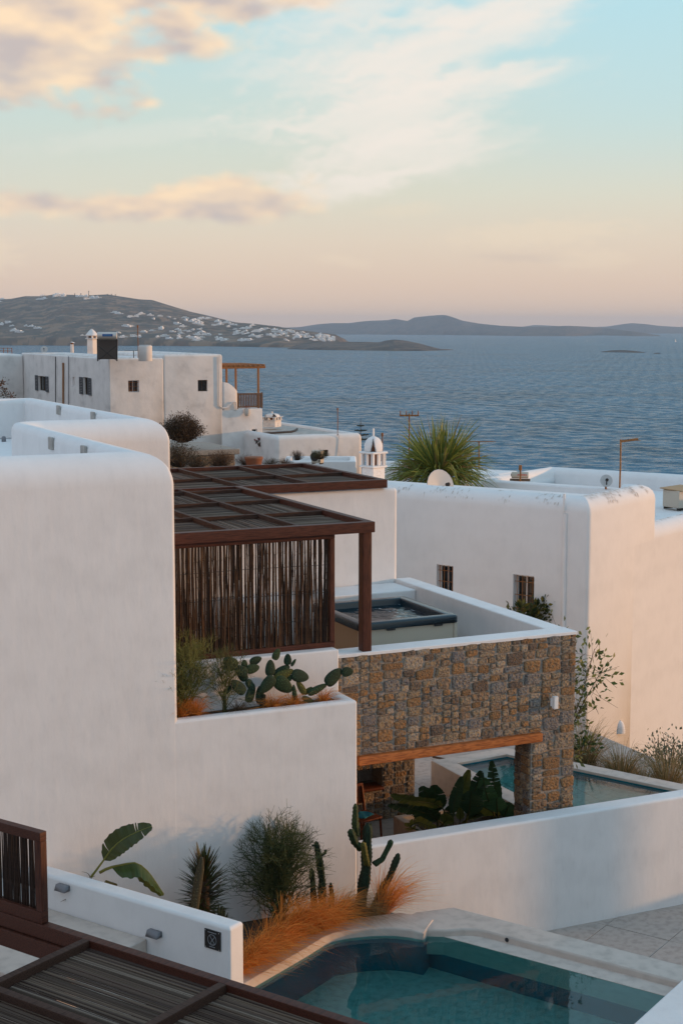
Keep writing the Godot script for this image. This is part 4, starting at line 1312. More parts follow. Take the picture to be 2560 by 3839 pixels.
# chimney in the local manner: pierced lantern under curved leaves
func chimney_lantern(label: String, p: Vector3, w: float, h: float, yaw: float, m: Material) -> void:
	var t := thing("chimney", label, "chimney", p, yaw)
	var b := MB.new(); b.box(Vector3(0, h * 0.22, 0), Vector3(w, h * 0.44, w), Basis(), 0.015); part(t, "stack", b, m)
	for q in [[0.455, 1.2], [0.655, 1.25]]:
		b = MB.new(); b.box(Vector3(0, h * q[0], 0), Vector3(w * q[1], h * 0.03, w * q[1]), Basis(), 0.012); part(t, "ledge", b, m)
	for f in 4:
		for k in 3:
			b = MB.new()
			b.box(Basis(Vector3.UP, f * PI / 2) * Vector3(-w * 0.46 + k * w * 0.43, h * 0.555, w * 0.46), Vector3(w * 0.13, h * 0.17, w * 0.13))
			part(t, "baluster", b, m)
	b = MB.new(); b.box(Vector3(0, h * 0.555, 0), Vector3(w * 0.4, h * 0.168, w * 0.4)); part(t, "flue", b, M.clay)
	for f in 4:              # four curved leaves leaning together
		b = MB.new()
		var rings := []
		for k in 9:
			var u := k / 8.0
			var y := h * (0.67 + 0.22 * u)
			var z := w * 0.52 * sqrt(maxf(0.0, 1.0 - u * u * 0.99))
			var hw := w * (0.30 - 0.16 * absf(u - 0.45)) * (1.0 if u < 0.8 else 1.0 - (u - 0.8) * 3.0)
			var bs := Basis(Vector3.UP, f * PI / 2)
			rings.append(PackedVector3Array([bs * Vector3(-hw, y, z), bs * Vector3(hw, y, z), bs * Vector3(hw, y - 0.02, z - 0.04), bs * Vector3(-hw, y - 0.02, z - 0.04)]))
		b.loft(rings, true, true)
		part(t, "cap_leaf", b, m)
	b = MB.new(); b.lathe(Vector3(0, h * 0.67, 0), [[w * 0.3, 0], [w * 0.24, h * 0.13], [w * 0.05, h * 0.2]], 10); part(t, "smoke_hole", b, M.clay)
	b = MB.new(); b.bar(Vector3(0, h * 0.89, 0), Vector3(0, h, 0), w * 0.09, w * 0.09); part(t, "finial", b, m)
	# pricked rosettes on two faces
	for f in 4:
		b = MB.new()
		var bs := Basis(Vector3.UP, f * PI / 2)
		for k in 8:
			var a := TAU * k / 8
			b.box(bs * Vector3(cos(a) * w * 0.15, h * 0.36 + sin(a) * w * 0.15, w * 0.502), Vector3(w * 0.05, w * 0.07, w * 0.02), bs * Basis(Vector3.BACK, a))
		for k in 6: b.box(bs * Vector3((0.04 if k % 2 else -0.04) * w, h * (0.05 + 0.035 * k), w * 0.502), Vector3(w * 0.05, w * 0.07, w * 0.02), bs)
		part(t, "rosette", b, M.plaster_old)

func build_low_house() -> void:
	var Z := -80.0
	var x0 := oz(pc(350, 400), Z).x; var x1 := oz(pc(1200, 400), Z).x
	var yt := oz(pc(700, 355), Z).y + 0.1
	var t := thing("white_house", "low white flat-roofed house with a dark shutter window beside the sea", "house", Vector3((x0 + x1) / 2, -3, Z))
	var b := mb(t)
	solid_block(b, x0, x1, Z - 15.0, Z, -3.0, yt, 0.3, 0.25, 0.5, yt - 0.22)
	var back := mb(t); block(back, x0 - 6.0, x0 + 0.3, Z - 15.0, Z - 7.0, -3.0, yt - 0.02, 0.1, 0.1, 0.4, yt - 0.2); part(t, "back_wing", back, M.plaster_old)
	var w := oz(pc(826, 540), Z)
	cut_part(t, "wall", b, [[t.transform.affine_inverse() * w, Vector3(0.5, 0.62, 0.4)]], M.plaster_old)
	b = mb(t); b.box(Vector3((x0 + x1) / 2, yt - 0.17, Z - 7.5), Vector3(x1 - x0 - 1.1, 0.02, 13.8)); part(t, "roof", b, M.roof_screed)
	window(t, t.transform.affine_inverse() * (w + Vector3(0, 0, -0.15)), 0.49, 0.61, Basis(), M.frame_brown, 1, 0)
	b = mb(t)
	var pts := []
	for q in [[952, 320], [968, 350], [965, 430], [955, 520], [946, 585]]: pts.append(oz(pc(q[0], q[1]), Z) + Vector3(0, 0, 0.03))
	b.tube(pts, [0.02], 5); part(t, "cable", b, M.plaster_old)
	b = mb(t)
	pts = []
	for q in [[222, 328], [300, 322], [400, 316], [500, 310], [535, 300], [560, 282]]: pts.append(oy(pc(q[0], q[1]), yt - 0.1))
	b.tube(pts, [0.07], 6); part(t, "hose", b, M.cable)
	var cp := oy(pc(315, 262), yt)
	chimney_lantern("small ornate white chimney on the low house roof by the sea", cp, 0.85, 150 * 0.38265 / 5620.0 * cp.distance_to(EYE), 40.0, M.plaster_old)
	aerial("short rusty pole on the roof edge of the low white house", oy(pc(955, 330), yt), 1.5, M.rust, 3)
	# low roofs between here and the palm
	for q in [[430, 1140, 600, 690, 78.0, "flat white roof with an air conditioner behind the reed pergola"], [1340, 1720, 650, 700, 78.0, "flat white roof strip behind the ornate chimney"]]:
		var a := at_depth(pc(q[0], q[2]).x, pc(q[0], q[2]).y, q[4]); var e := at_depth(pc(q[1], q[2]).x, pc(q[1], q[2]).y, q[4])
		var h := thing("white_house", q[5], "house", Vector3((a.x + e.x) / 2, -3, (a.z + e.z) / 2), -HEADING)
		var len := a.distance_to(e)
		b = MB.new()
		block(b, -len / 2, len / 2, -3.0, 0.0, 0, a.y + 3.0 + 0.02, 0.08, 0.08, 0.35, a.y + 3.0 - 0.2)
		part(h, "wall", b, M.plaster)
		b = MB.new(); b.box(Vector3(0, a.y + 3.0 - 0.18, -1.5), Vector3(len - 0.8, 0.03, 2.2)); part(h, "roof", b, M.roof_screed)
	var ap := at_depth(pc(760, 625).x, pc(760, 625).y, 76.0)
	ac_unit("grey air conditioner box standing on the flat white roof", ap, 0.55, 0.62, -HEADING - 30)

func ac_unit(label: String, p: Vector3, w: float, h: float, yaw: float) -> void:
	var t := thing("air_conditioner", label, "air conditioner", p, yaw)
	var b := MB.new(); b.box(Vector3(0, h / 2 + 0.06, 0), Vector3(w, h, 0.34), Basis(), 0.02); part(t, "case", b, M.cream_box)
	b = MB.new(); b.lathe(Vector3(-w * 0.16, h / 2 + 0.06, 0.172), [[h * 0.38, 0], [h * 0.38, 0.012], [h * 0.33, 0.014]], 20, Basis(Vector3.RIGHT, PI / 2)); part(t, "fan_ring", b, M.dark_iron)
	for k in 8:
		b = MB.new(); b.box(Vector3(w * 0.36, 0.14 + k * h * 0.105, 0.174), Vector3(w * 0.18, h * 0.05, 0.012)); part(t, "slat", b, M.dark_iron)
	for sd in [-1, 1]:
		b = MB.new(); b.box(Vector3(sd * w * 0.4, 0.03, 0), Vector3(0.06, 0.06, 0.3)); part(t, "foot", b, M.dark_iron)

func build_right_house() -> void:
	var X := 28.55; var Zf := -13.638
	var t := thing("white_house", "large white house with two barred windows and a sunlit end wall", "house", cw(30.0, -2.5, -16.0), YAW_C)
	var inv := t.transform.affine_inverse() * frame_c
	var b := mb(t, frame_c)
	solid_block(b, X, 32.02, -22.0, Zf, -2.5, 5.36, 0.34, 0.10, 0.58, 4.85)
	cut_part(t, "wall", b, [[inv * Vector3(X, 3.24, -17.165), Vector3(0.44, 0.76, 0.432)], [inv * Vector3(X, 3.13, -15.175), Vector3(0.44, 0.90, 0.512)], [inv * Vector3(31.2, 5.40, -19.0), Vector3(4.1, 0.76, 9.42)]], M.plaster)
	b = mb(t, frame_c)
	b.xf = b.xf * Transform3D(Basis(Vector3.UP, -0.0026), Vector3(32.0, 0, Zf + 0.003))       # its face runs on from the end wall's without a step
	block(b, -3.0, 12.0, -9.0, 0.0, -2.5, 4.42, 0.34, 0.10, 0.58, 3.9)
	part(t, "side_wall", b, M.plaster)
	# grime along the rounded tops
	var rng := RandomNumberGenerator.new()
	rng.seed = 31
	b = mb(t, frame_c)
	var patchy := noise(91, 1.1, 3)
	var made := 0
	while made < 800:           # short streaks of dark mould in patches on the crown of the parapets
		var u := rng.randf()
		var a := rng.randf_range(0.25, 1.0)
		var edge := rng.randi() % 3
		if patchy.get_noise_2d(u * [9.0, 4.0, 5.0][edge], a * 0.6 + edge * 7) + 0.25 * a < 0.12: continue
		made += 1
		var L := rng.randf_range(0.02, 0.09); var wd := rng.randf_range(0.004, 0.014)
		b.col = Color(0.44, 0.38, 0.33).lerp(Color(0.70, 0.66, 0.62), rng.randf())
		var pts := []
		for s in 3:
			var th := clampf((a + (s - 1) * L) * PI / 2, 0.02, PI / 2)
			var inn := 0.342 * (1 - cos(th)) - 0.002; var y := -0.34 + 0.342 * sin(th) + 0.001
			if edge == 0: pts.append(Vector3(X + inn, 5.36 + y, lerpf(-22.0, Zf - 0.4, u)))
			elif edge == 1: pts.append(Vector3(lerpf(X + 0.3, 31.7, u), 5.36 + y, Zf - inn))
			else: pts.append(Vector3(lerpf(32.2, 36.0, u), 4.42 + y, Zf - 0.01 - inn))
		var sd := Vector3(0, 0, 1) if edge == 0 else Vector3(-1, 0, 0)
		var f0 := b.v.size()
		for s in 3:
			var ww: float = wd * [1.0, 0.8, 0.3][2 - s]
			b.vert(pts[s] - sd * ww); b.vert(pts[s] + sd * ww)
		for s in 2: b.quad(f0 + s * 2, f0 + s * 2 + 1, f0 + s * 2 + 3, f0 + s * 2 + 2)
	part(t, "mould_streaks", b, M.paint, "stuff")
	window(t, inv * Vector3(X + 0.17, 3.24, -17.165), 0.42, 0.74, Basis(Vector3.UP, -PI / 2), M.white_paint, 1, 0, true)
	window(t, inv * Vector3(X + 0.17, 3.13, -15.175), 0.50, 0.88, Basis(Vector3.UP, -PI / 2), M.white_paint, 1, 0, true)
	b = mb(t, frame_c)
	b.tube([Vector3(X - 0.03, 5.42, -14.226), Vector3(X - 0.03, 5.06, -14.226)], [0.026], 10); part(t, "vent_pipe", b, M.white_paint)
	b = mb(t, frame_c)
	b.tube([Vector3(X - 0.018, 5.0, -14.20), Vector3(X - 0.018, -2.0, -14.19)], [0.045], 10); part(t, "downpipe", b, M.plaster)
	# hood lamp low on the sunlit wall
	var lp := cw(30.3, 0.07, Zf)
	var l := thing("wall_lamp", "half-dome plaster lamp hood low on the sunlit end wall", "lamp", lp, YAW_C)
	b = MB.new()
	var rings := []
	for k in 6:
		var u := k / 5.0
		var ring := PackedVector3Array()
		for i in 9:
			var a := PI * i / 8.0
			var r := 0.16 * sqrt(maxf(1.0 - u * u * 0.98, 0.0))
			ring.append(Vector3(cos(a) * r * 0.8, u * 0.28 - 0.14, sin(a) * r * 0.75))
		rings.append(ring)
	for k in rings.size():
		rings[k].reverse()
	b.loft(rings, false, false, false)
	part(l, "hood", b, M.plaster)
	b = MB.new(); b.box(Vector3(0, -0.02, 0.02), Vector3(0.1, 0.16, 0.05), Basis(), 0.01); part(l, "lamp_body", b, M.clay)
	# chimney, palm and dish behind the parapet
	chimney_lantern("tall ornate white chimney with pierced lantern behind the reed pergola", cw(29.75, 4.86, -19.9), 0.40, 1.66, -HEADING + 42, M.plaster)
	# roof walls of the houses behind
	var h := thing("white_house", "white house roofs with low parapets between the palm and the tall aerial", "house", cw(37, -2.5, -18), YAW_C)
	b = mb(h, frame_c); block(b, 36.9, 37.3, -21.0, -16.6, -2.5, 4.62, 0.06, 0.06); part(h, "parapet", b, M.plaster)
	b = mb(h, frame_c); block(b, 35.3, 37.35, -21.25, -20.98, -2.5, 4.60, 0.05, 0.05); part(h, "parapet", b, M.plaster)
	b = mb(h, frame_c); block(b, 37.0, 37.45, -20.97, -20.6, -2.5, 4.66, 0.05, 0.05); part(h, "pier", b, M.plaster)
	b = mb(h, frame_c); block(b, 34.2, 35.7, -22.9, -22.65, -2.5, 4.60, 0.05, 0.05); part(h, "parapet", b, M.plaster)
	b = mb(h, frame_c); b.box(Vector3(35.0, 3.0, -20.5), Vector3(5.0, 2.0, 9.0)); part(h, "roof", b, M.plaster)
	var d := 50.0
	var r := thing("white_house", "white roof terrace with a tapered chimney at the water side", "house", at_depth(2200, 1830, d) - Vector3(0, 6.5, 0), YAW_C)
	var i2 := r.transform.affine_inverse()
	var yr := at_depth(pq(600, 520).x, pq(600, 520).y, d).y
	var a0 := i2 * oy(pq(150, 480), yr); var a1 := i2 * oy(pq(400, 442), yr + 0.3); var a2 := i2 * oy(pq(830, 488), yr + 0.3); var a3 := i2 * oy(pq(1360, 515), yr + 0.3)
	b = MB.new()
	var lo := i2 * oy(pq(1410, 600), yr); 
	b.box(Vector3((a1.x + lo.x) / 2 - 1.0, (i2 * Vector3(0, yr, 0)).y - 3.0, (a1.z + lo.z) / 2), Vector3(absf(lo.x - a1.x) + 5.0, 6.0, absf(lo.z - a1.z) + 2.0), Basis(), 0.05)
	part(r, "roof", b, M.roof_screed)
	for q in [[a0, a1], [a1, a2], [a2, a3], [a3, lo]]:
		b = MB.new(); wall_run(b, q[0], q[1], 0.3, q[0].y - 3.0, (i2 * Vector3(0, yr + 0.32, 0)).y, 0.1); part(r, "parapet", b, M.plaster)
	# chimney with metal ball cap
	var cp := oy(pq(1338, 520), yr + 0.2) + Vector3(0, 0.1, 0) - cam_f * 6.0 * Vector3(1, 0, 1)
	var c := thing("chimney", "white tapered chimney with a dark metal ball cap by the sea", "chimney", cp, YAW_C + 10)
	var k2 := cp.distance_to(EYE) / 5620.0 * 0.42092
	b = MB.new()
	rings = []
	for q in [[44, -10], [42, 20], [36, 145], [33, 147]]:
		var e: float = q[0] * k2 * 0.85
		rings.append(PackedVector3Array([Vector3(e, q[1] * k2, e), Vector3(e, q[1] * k2, -e), Vector3(-e, q[1] * k2, -e), Vector3(-e, q[1] * k2, e)]))
	b.loft(rings, false, true); part(c, "stack", b, M.plaster)
	b = MB.new(); b.lathe(Vector3(0, 147 * k2, 0), [[16 * k2, 0], [16 * k2, 10 * k2], [22 * k2, 20 * k2], [21 * k2, 34 * k2], [12 * k2, 44 * k2], [2 * k2, 46 * k2]], 14); part(c, "cowl", b, M.dark_iron)
	aerial("tall rust-coloured aerial mast with a side boom on the white roof", oy(pq(1000, 565), 4.62), 445 * 0.42092 / 5620.0 * oy(pq(1000, 565), 4.62).distance_to(EYE), M.pale_wood, 0)
	var dp := oy(pq(880, 552), 4.62)
	var ds := thing("satellite_dish", "grey satellite dish beside the tall rust-coloured aerial mast", "satellite dish", dp)
	dish(ds, dp + Vector3.UP * 72 * k2 * 0.92, 56 * k2 * 0.92, Vector3(-0.5, 0.3, 1.0), M.dish)
	var pp := at_depth(py(545, 528).x, py(545, 548).y, 34.8)
	var dg := thing("satellite_dish", "large pale satellite dish in front of the palm crown", "satellite dish", pp - Vector3.UP * 0.6)
	dish(dg, pp, 0.40, Vector3(0.2, 0.25, 1.0), M.dish)
	# water heater on its side
	var hp := at_depth(py(1228, 505).x, py(1228, 505).y, 42.5)
	var hk := 42.5 / 5620.0 * 0.44643
	var ht := thing("water_heater", "cream cylindrical water heater with red lettering lying on a roof", "water heater", hp, -HEADING - 8)
	b = MB.new(); b.tube([Vector3(-72 * hk, 55 * hk, 0), Vector3(-68 * hk, 55 * hk, 0), Vector3(66 * hk, 55 * hk, 0), Vector3(70 * hk, 55 * hk, 0)], [20 * hk, 27 * hk, 27 * hk, 20 * hk], 18); part(ht, "tank", b, M.cream_box)
	b = MB.new(); b.box(Vector3(0, 14 * hk, 0), Vector3(170 * hk, 18 * hk, 60 * hk), Basis(), 0.01); part(ht, "cradle", b, M.frame_brown)
	b = MB.new()
	for k in 6: b.box(Vector3((-16 + k * 13) * hk, 59 * hk, 27.3 * hk), Vector3(9 * hk, 10 * hk, 0.006))
	part(ht, "lettering", b, M.tank_red)
	b = MB.new(); b.lathe(Vector3(-73 * hk, 55 * hk, 0), [[12 * hk, 0], [12 * hk, 4 * hk]], 12, Basis(Vector3.BACK, PI / 2)); part(ht, "end_cap", b, M.dark_iron)
	var yy := at_depth(py(880, 470).x, py(880, 470).y, 52.0)
	aerial("thin aerial post standing beside the water heater roof", hp + cam_r * (-10 * hk) - cam_f * 0.3, 130 * hk, M.rust, 3)
	aerial("low dark post on the roof terrace below the chimney", oy(pq(343, 505), yr), 0.42, M.dark_iron, 3)
	aerial("thin rod aerial standing right of the palm crown", yy, 1.25, M.rust, 1)
	aerial("timber utility pole with insulators behind the palm", at_depth(py(297, 372).x, py(297, 372).y, 112.0), 3.9, M.rust, 2)
	aerial("thin rusty post beside the ornate chimney and palm", at_depth(py(72, 372).x, py(72, 372).y, 60.0), 1.3, M.rust, 3)
	# white rounded roof beside the palm
	var vp := at_depth(py(1020, 490).x, py(1020, 490).y, 50.0)
	var vt := thing("white_house", "small rounded white roof block right of the palm", "house", vp - Vector3.UP * 4, YAW_C)
	b = MB.new(); block(b, -0.75, 0.75, -1.2, 0.6, 0, 4.0 + 82 * hk, 0.2, 0.15); part(vt, "wall", b, M.plaster)
	var qp := oy(pq(1490, 735), 3.92)
	ac_unit("beige air conditioner case with tan awning on the right roof", qp, 0.62, 0.48, YAW_C + 68)
	var aw := thing("awning", "tan awning sheet over the beige air conditioner", "awning", qp + Vector3(0, 0.68, 0), YAW_C - 8)
	b = MB.new(); b.box(Vector3(0.35, -0.12, 0.0), Vector3(1.1, 0.03, 0.75), Basis(Vector3.RIGHT, 0.06), 0.008); part(aw, "sheet", b, M.awning_tan)
	b = MB.new(); b.box(Vector3(0.75, -0.45, 0.1), Vector3(0.5, 0.6, 0.04)); part(aw, "side_panel", b, M.panel_back)
	# Norfolk pine tip beyond the low house
	var np := at_depth(pc(1180, 320).x, pc(1180, 320).y, 330.0)
	var nt := thing("pine_tree", "tip of a dark Norfolk pine beyond the low house", "tree", Vector3(np.x, -42.0, np.z))
	b = mb(nt); b.tube([Vector3(np.x, -42.0, np.z), np + Vector3.UP * 3.2], [0.5, 0.05], 6); part(nt, "trunk", b, M.frame_brown)
	b = mb(nt)
	rng.seed = 8
	for tier in [[-1.6, 1.9], [-0.6, 1.75], [0.4, 1.3], [1.5, 0.75]]:
		for k in 9:
			var a: float = TAU * k / 9 + tier[0]
			var dir := Vector3(cos(a), 0.12, sin(a))
			for s in 10:
				b.col = Color(0.02, 0.028, 0.018)
				var p0: Vector3 = np + Vector3.UP * tier[0] + dir * (tier[1] * (s + 1) / 10.0)
				b.box(p0, Vector3(0.22, 0.16, 0.22), Basis(Vector3(0.3, 1, 0.2).normalized(), s * 1.3))
	part(nt, "crown", b, M.leaf)

# ---------------------------------------------------------------- pool terrace (coordinates turned by YAW_C unless said otherwise)
func slab_poly(b: MB, outline: Array, y0: float, y1: float, bev := 0.015) -> void:      # outline counter-clockwise seen from above, Vector2(x, z)
	var n := outline.size()
	var r0 := PackedVector3Array(); var r1 := PackedVector3Array(); var r2 := PackedVector3Array()
	for i in n:
		var p: Vector2 = outline[i]
		var e1: Vector2 = (p - outline[(i + n - 1) % n]).normalized(); var e2: Vector2 = (outline[(i + 1) % n] - p).normalized()
		var q := p + (Vector2(e1.y, -e1.x) + Vector2(e2.y, -e2.x)) * bev * 0.7
		r0.append(Vector3(p.x, y0, p.y)); r1.append(Vector3(p.x, y1 - bev, p.y)); r2.append(Vector3(q.x, y1, q.y))
	b.loft([r0, r1, r2], false, false)
	var flat := PackedVector2Array()
	for i in n: flat.append(Vector2(r2[i].x, r2[i].z))
	var tris := Geometry2D.triangulate_polygon(flat)
	var f0 := b.v.size()
	for i in n: b.vert(r2[i])
	for i in range(0, tris.size(), 3):
		var a := flat[tris[i]]; var c := flat[tris[i + 1]]; var d := flat[tris[i + 2]]
		if (c - a).cross(d - a) > 0: b.tri(f0 + tris[i], f0 + tris[i + 2], f0 + tris[i + 1])
		else: b.tri(f0 + tris[i], f0 + tris[i + 1], f0 + tris[i + 2])

func convex_ring(pts: Array, d: float, y: float) -> PackedVector3Array:      # a convex outline drawn in by d
	var out := PackedVector3Array()
	var n := pts.size()
	for i in n:
		var p: Vector2 = pts[i]
		var e1: Vector2 = (p - pts[(i + n - 1) % n]).normalized(); var e2: Vector2 = (pts[(i + 1) % n] - p).normalized()
		var n1 := Vector2(e1.y, -e1.x); var n2 := Vector2(e2.y, -e2.x)
		var m := (n1 + n2).normalized()
		var q := p + m * (d / m.dot(n1))
		out.append(Vector3(q.x, y, q.y))
	return out

func build_terrace() -> void:
	var b := MB.new()
	# ground under everything near
	b.box(Vector3(-2.5, -0.30, -20), Vector3(38, 0.2, 40))
	var g := structure("ground", b, M.paver)
	# paving beside the pool: slabs with open joints
	var base := Node3D.new()
	base.name = "terrace_paving"
	add_child(base)
	base.set_meta("kind", "structure")
	base.transform = frame_c
	b = MB.new(); b.box(Vector3(21, -0.11, -7.0), Vector3(6.2, 0.2, 9.0)); part(base, "bedding", b, M.mortar)
	var slab := MB.new()
	slab.box(Vector3(0, 0, 0), Vector3(0.992, 0.06, 0.992), Basis(), 0.004)
	var sm := slab.mesh(M.paver)
	for i in 5:
		for j in 7:
			var o := MeshInstance3D.new()
			o.name = "paver"
			o.mesh = sm
			base.add_child(o, true)
			o.position = Vector3(18.46 + i, -0.03 + 0.0015 * ((i * 7 + j * 3) % 4), -11.63 + j)
	# inner court floor behind the low wall
	var base2 := Node3D.new()
	base2.name = "court_paving"
	add_child(base2)
	base2.set_meta("kind", "structure")
	b = MB.new(); b.box(Vector3(13.0, 0.38, -24.5), Vector3(8.8, 0.2, 12.0)); part(base2, "bedding", b, M.mortar)
	for i in 9:
		for j in 12:
			var o := MeshInstance3D.new()
			o.name = "paver"
			o.mesh = sm
			base2.add_child(o, true)
			o.position = Vector3(9.11 + i, 0.47 + 0.0012 * ((i * 5 + j * 3) % 4), -18.94 - j)
	# --- low white wall between pool and court (aligned with the villa)
	var w := thing("garden_wall", "long low white wall between the pool and the stone passage", "wall", Vector3(12.5, 0, -18.28))
	b = mb(w); block(b, 8.602, 18.5, -18.44, -18.12, -0.2, 1.738, 0.04, 0.02); part(w, "wall", b, M.plaster)
	# --- main pool: plan read at coping height
	var pool_f := frame_c * Transform3D(Basis.from_scale(Vector3(0.9585, 1, 0.9585)), Vector3(0, 0.34, 0))
	var p := thing("swimming_pool", "teal swimming pool with cream coping and overflow channel", "swimming pool", cw(14.4, 0.84, -8.6), YAW_C)
	var inner := [Vector2(12.75, -11.26), Vector2(13.92, -11.255), Vector2(15.31, -11.265), Vector2(15.72, -11.285), Vector2(15.92, -11.25), Vector2(16.10, -11.15), Vector2(16.33, -10.95), Vector2(16.46, -10.80), Vector2(16.54, -10.66), Vector2(16.60, -10.48), Vector2(16.63, -10.28)]
	var outer := [Vector2(17.11, -10.41), Vector2(17.12, -10.66), Vector2(17.06, -10.93), Vector2(16.58, -11.32), Vector2(15.96, -11.63), Vector2(15.57, -11.70), Vector2(14.3, -11.60), Vector2(12.75, -11.58)]
	var line := []
	for q in inner: line.append(q * 1.0058)
	for q in outer: line.append(q * 1.0058)
	b = mb(p, pool_f); slab_poly(b, line, 0.50, 0.70, 0.022); part(p, "coping", b, M.coping)
	b = mb(p, pool_f); slab_poly(b, line, -1.7, 0.498, 0.01); part(p, "basin_wall", b, M.pool_lining)
	# overflow rim: outer slab, groove face, inner strip
	b = mb(p, pool_f); slab_poly(b, [Vector2(17.28, -5.0), Vector2(17.79, -5.0), Vector2(17.79, -10.50), Vector2(17.32, -10.86), Vector2(16.95, -10.90), Vector2(16.80, -10.50), Vector2(17.0, -10.14), Vector2(17.16, -9.98), Vector2(17.25, -9.84), Vector2(17.28, -9.66)], 0.0, 0.687, 0.03); part(p, "rim", b, M.coping)
	b = mb(p, pool_f); slab_poly(b, [Vector2(16.98, -5.0), Vector2(17.30, -5.0), Vector2(17.30, -9.68), Vector2(17.22, -9.95), Vector2(17.10, -10.2), Vector2(16.98, -10.5)], 0.0, 0.602, 0.010); part(p, "overflow_strip", b, M.coping)
	b = mb(p, pool_f); b.lathe(Vector3(17.282, 0.645, -9.36), [[0.03, 0], [0.03, 0.004]], 14, Basis(Vector3.BACK, PI / 2)); part(p, "drain", b, M.black_plastic)
	# basin
	b = mb(p, pool_f)
	b.box(Vector3(15.0, -1.65, -8.6), Vector3(6.0, 0.1, 7.4))
	b.box(Vector3(15.0, -0.6, -11.62), Vector3(5.0, 2.2, 0.6)); b.box(Vector3(17.15, -0.6, -8.0), Vector3(0.33, 2.2, 6.2)); b.box(Vector3(12.6, -0.6, -8.5), Vector3(0.3, 2.2, 7.0)); b.box(Vector3(15.0, -0.6, -6.45), Vector3(5.0, 2.2, 0.3))
	part(p, "basin", b, M.pool_lining)
	b = mb(p, pool_f)
	b.face(Vector3(12.7, 0.596, -6.4), Vector3(16.99, 0.596, -6.4), Vector3(16.99, 0.596, -11.5), Vector3(12.7, 0.596, -11.5))
	part(p, "water", b, M.pool_water)
	# white wall closing the pool on the near side
	var n := thing("garden_wall", "short white speckled wall at the near end of the teal pool", "wall", cw(16.5, 0, -6.0), YAW_C)
	b = mb(n, frame_c); block(b, 13.0, 19.5, -6.42, -5.2, -0.2, 1.25, 0.03, 0.02); part(n, "wall", b, M.plaster)
	# planting bed: between the coping and the villa's wall
	b = mb(null, frame_c)
	slab_poly(b, [Vector2(12.22, -11.09), Vector2(13.71, -11.12), Vector2(14.92, -11.21), Vector2(15.30, -11.14), Vector2(15.86, -10.86), Vector2(16.30, -10.50), Vector2(16.53, -11.32), Vector2(12.82, -13.49), Vector2(12.22, -13.83)], 0.1, 0.985, 0.02)
	structure("planting_bed_ground", b, M.soil)
	# --- wall with the sign
	var s := thing("garden_wall", "white garden wall with black sign and two grey step lights", "wall", cw(12.64, 0, -12), YAW_C)
	b = mb(s, frame_c); block(b, 12.511, 12.762, -13.56, -10.29, -0.2, 2.205, 0.045, 0.03); part(s, "wall", b, M.plaster)
	b = mb(s, frame_c); b.box(Vector3(11.70, 0.79, -12.9), Vector3(1.62, 1.99, 2.72), Basis(), 0.02); part(s, "ledge", b, M.coping)
	for q in [[-12.885, 2.118, "grey wedge step light above the pale stone ledge on the garden wall"], [-11.397, 1.890, "grey wedge step light between the stone ledge and the black sign"]]:
		var lt := thing("step_light", q[2], "lamp", cw(12.49, q[1], q[0]), YAW_C, "step lights on the garden wall")
		b = MB.new()
		var ring := PackedVector3Array([Vector3(-0.075, -0.035, 0.0), Vector3(0.02, -0.035, 0.0), Vector3(0.02, 0.035, 0.0), Vector3(-0.045, 0.035, 0.0)])
		var ra := PackedVector3Array(); var rb := PackedVector3Array()
		for k in ring: ra.append(k + Vector3(0, 0, 0.088)); rb.append(k + Vector3(0, 0, -0.088))
		b.loft([rb, ra], true, true); part(lt, "housing", b, M.grey_metal)
		b = MB.new(); b.box(Vector3(-0.035, -0.038, 0), Vector3(0.05, 0.006, 0.15)); part(lt, "lens", b, M.white_paint)
	var sg := thing("sign", "square black sign with a crossed circle emblem on the white wall", "sign", cw(12.50, 1.90, -10.535), YAW_C)
	b = mb(sg, frame_c); b.box(Vector3(12.503, 2.014, -10.535), Vector3(0.014, 0.225, 0.235), Basis(), 0.003); part(sg, "plate", b, M.sign_black)
	b = mb(sg, frame_c)
	var cy := 2.013; var cz := -10.537; var xf := 12.494
	var pts := []
	for k in 33:
		var a := TAU * k / 32
		pts.append(Vector3(xf, cy + sin(a) * 0.062, cz + cos(a) * 0.062))
	b.tube(pts, [0.0028], 5, false)
	b.tube([Vector3(xf, cy + 0.050, cz - 0.036), Vector3(xf, cy, cz + 0.002), Vector3(xf, cy - 0.045, cz + 0.042)], [0.0028], 5)
	b.tube([Vector3(xf, cy + 0.045, cz + 0.040), Vector3(xf, cy + 0.012, cz + 0.015), Vector3(xf, cy - 0.008, cz - 0.004), Vector3(xf, cy - 0.052, cz - 0.030)], [0.0034], 5)
	b.tube([Vector3(xf, cy - 0.050, cz - 0.030), Vector3(xf, cy - 0.046, cz + 0.04)], [0.0024], 5)
	part(sg, "emblem", b, M.sign_line)
	b = mb(sg, frame_c)
	for k in 9: b.box(Vector3(xf, cy + 0.086, cz - 0.056 + k * 0.014), Vector3(0.003, 0.010, 0.008))
	for k in 6: b.box(Vector3(xf, cy - 0.082, cz - 0.035 + k * 0.014), Vector3(0.003, 0.010, 0.008))
	part(sg, "lettering", b, M.sign_line)
	for q in [[-1, -1], [-1, 1], [1, -1], [1, 1]]:
		b = mb(sg, frame_c); b.lathe(Vector3(12.496, cy + q[0] * 0.098, cz + q[1] * 0.10), [[0.006, 0], [0.004, 0.004]], 8, Basis(Vector3.BACK, PI / 2)); part(sg, "screw", b, M.tank_metal)
	# an unseen block added on the sun's side to keep the low pergola in shade
	var nb := thing("white_house", "unseen plain white block added to shade the low pergola", "house", cw(16, -0.2, 2), YAW_C)
	b = mb(nb, frame_c); block(b, 11.5, 20.2, 0.0, 6.0, -0.2, 5.0, 0.1, 0.05); part(nb, "wall", b, M.plaster)
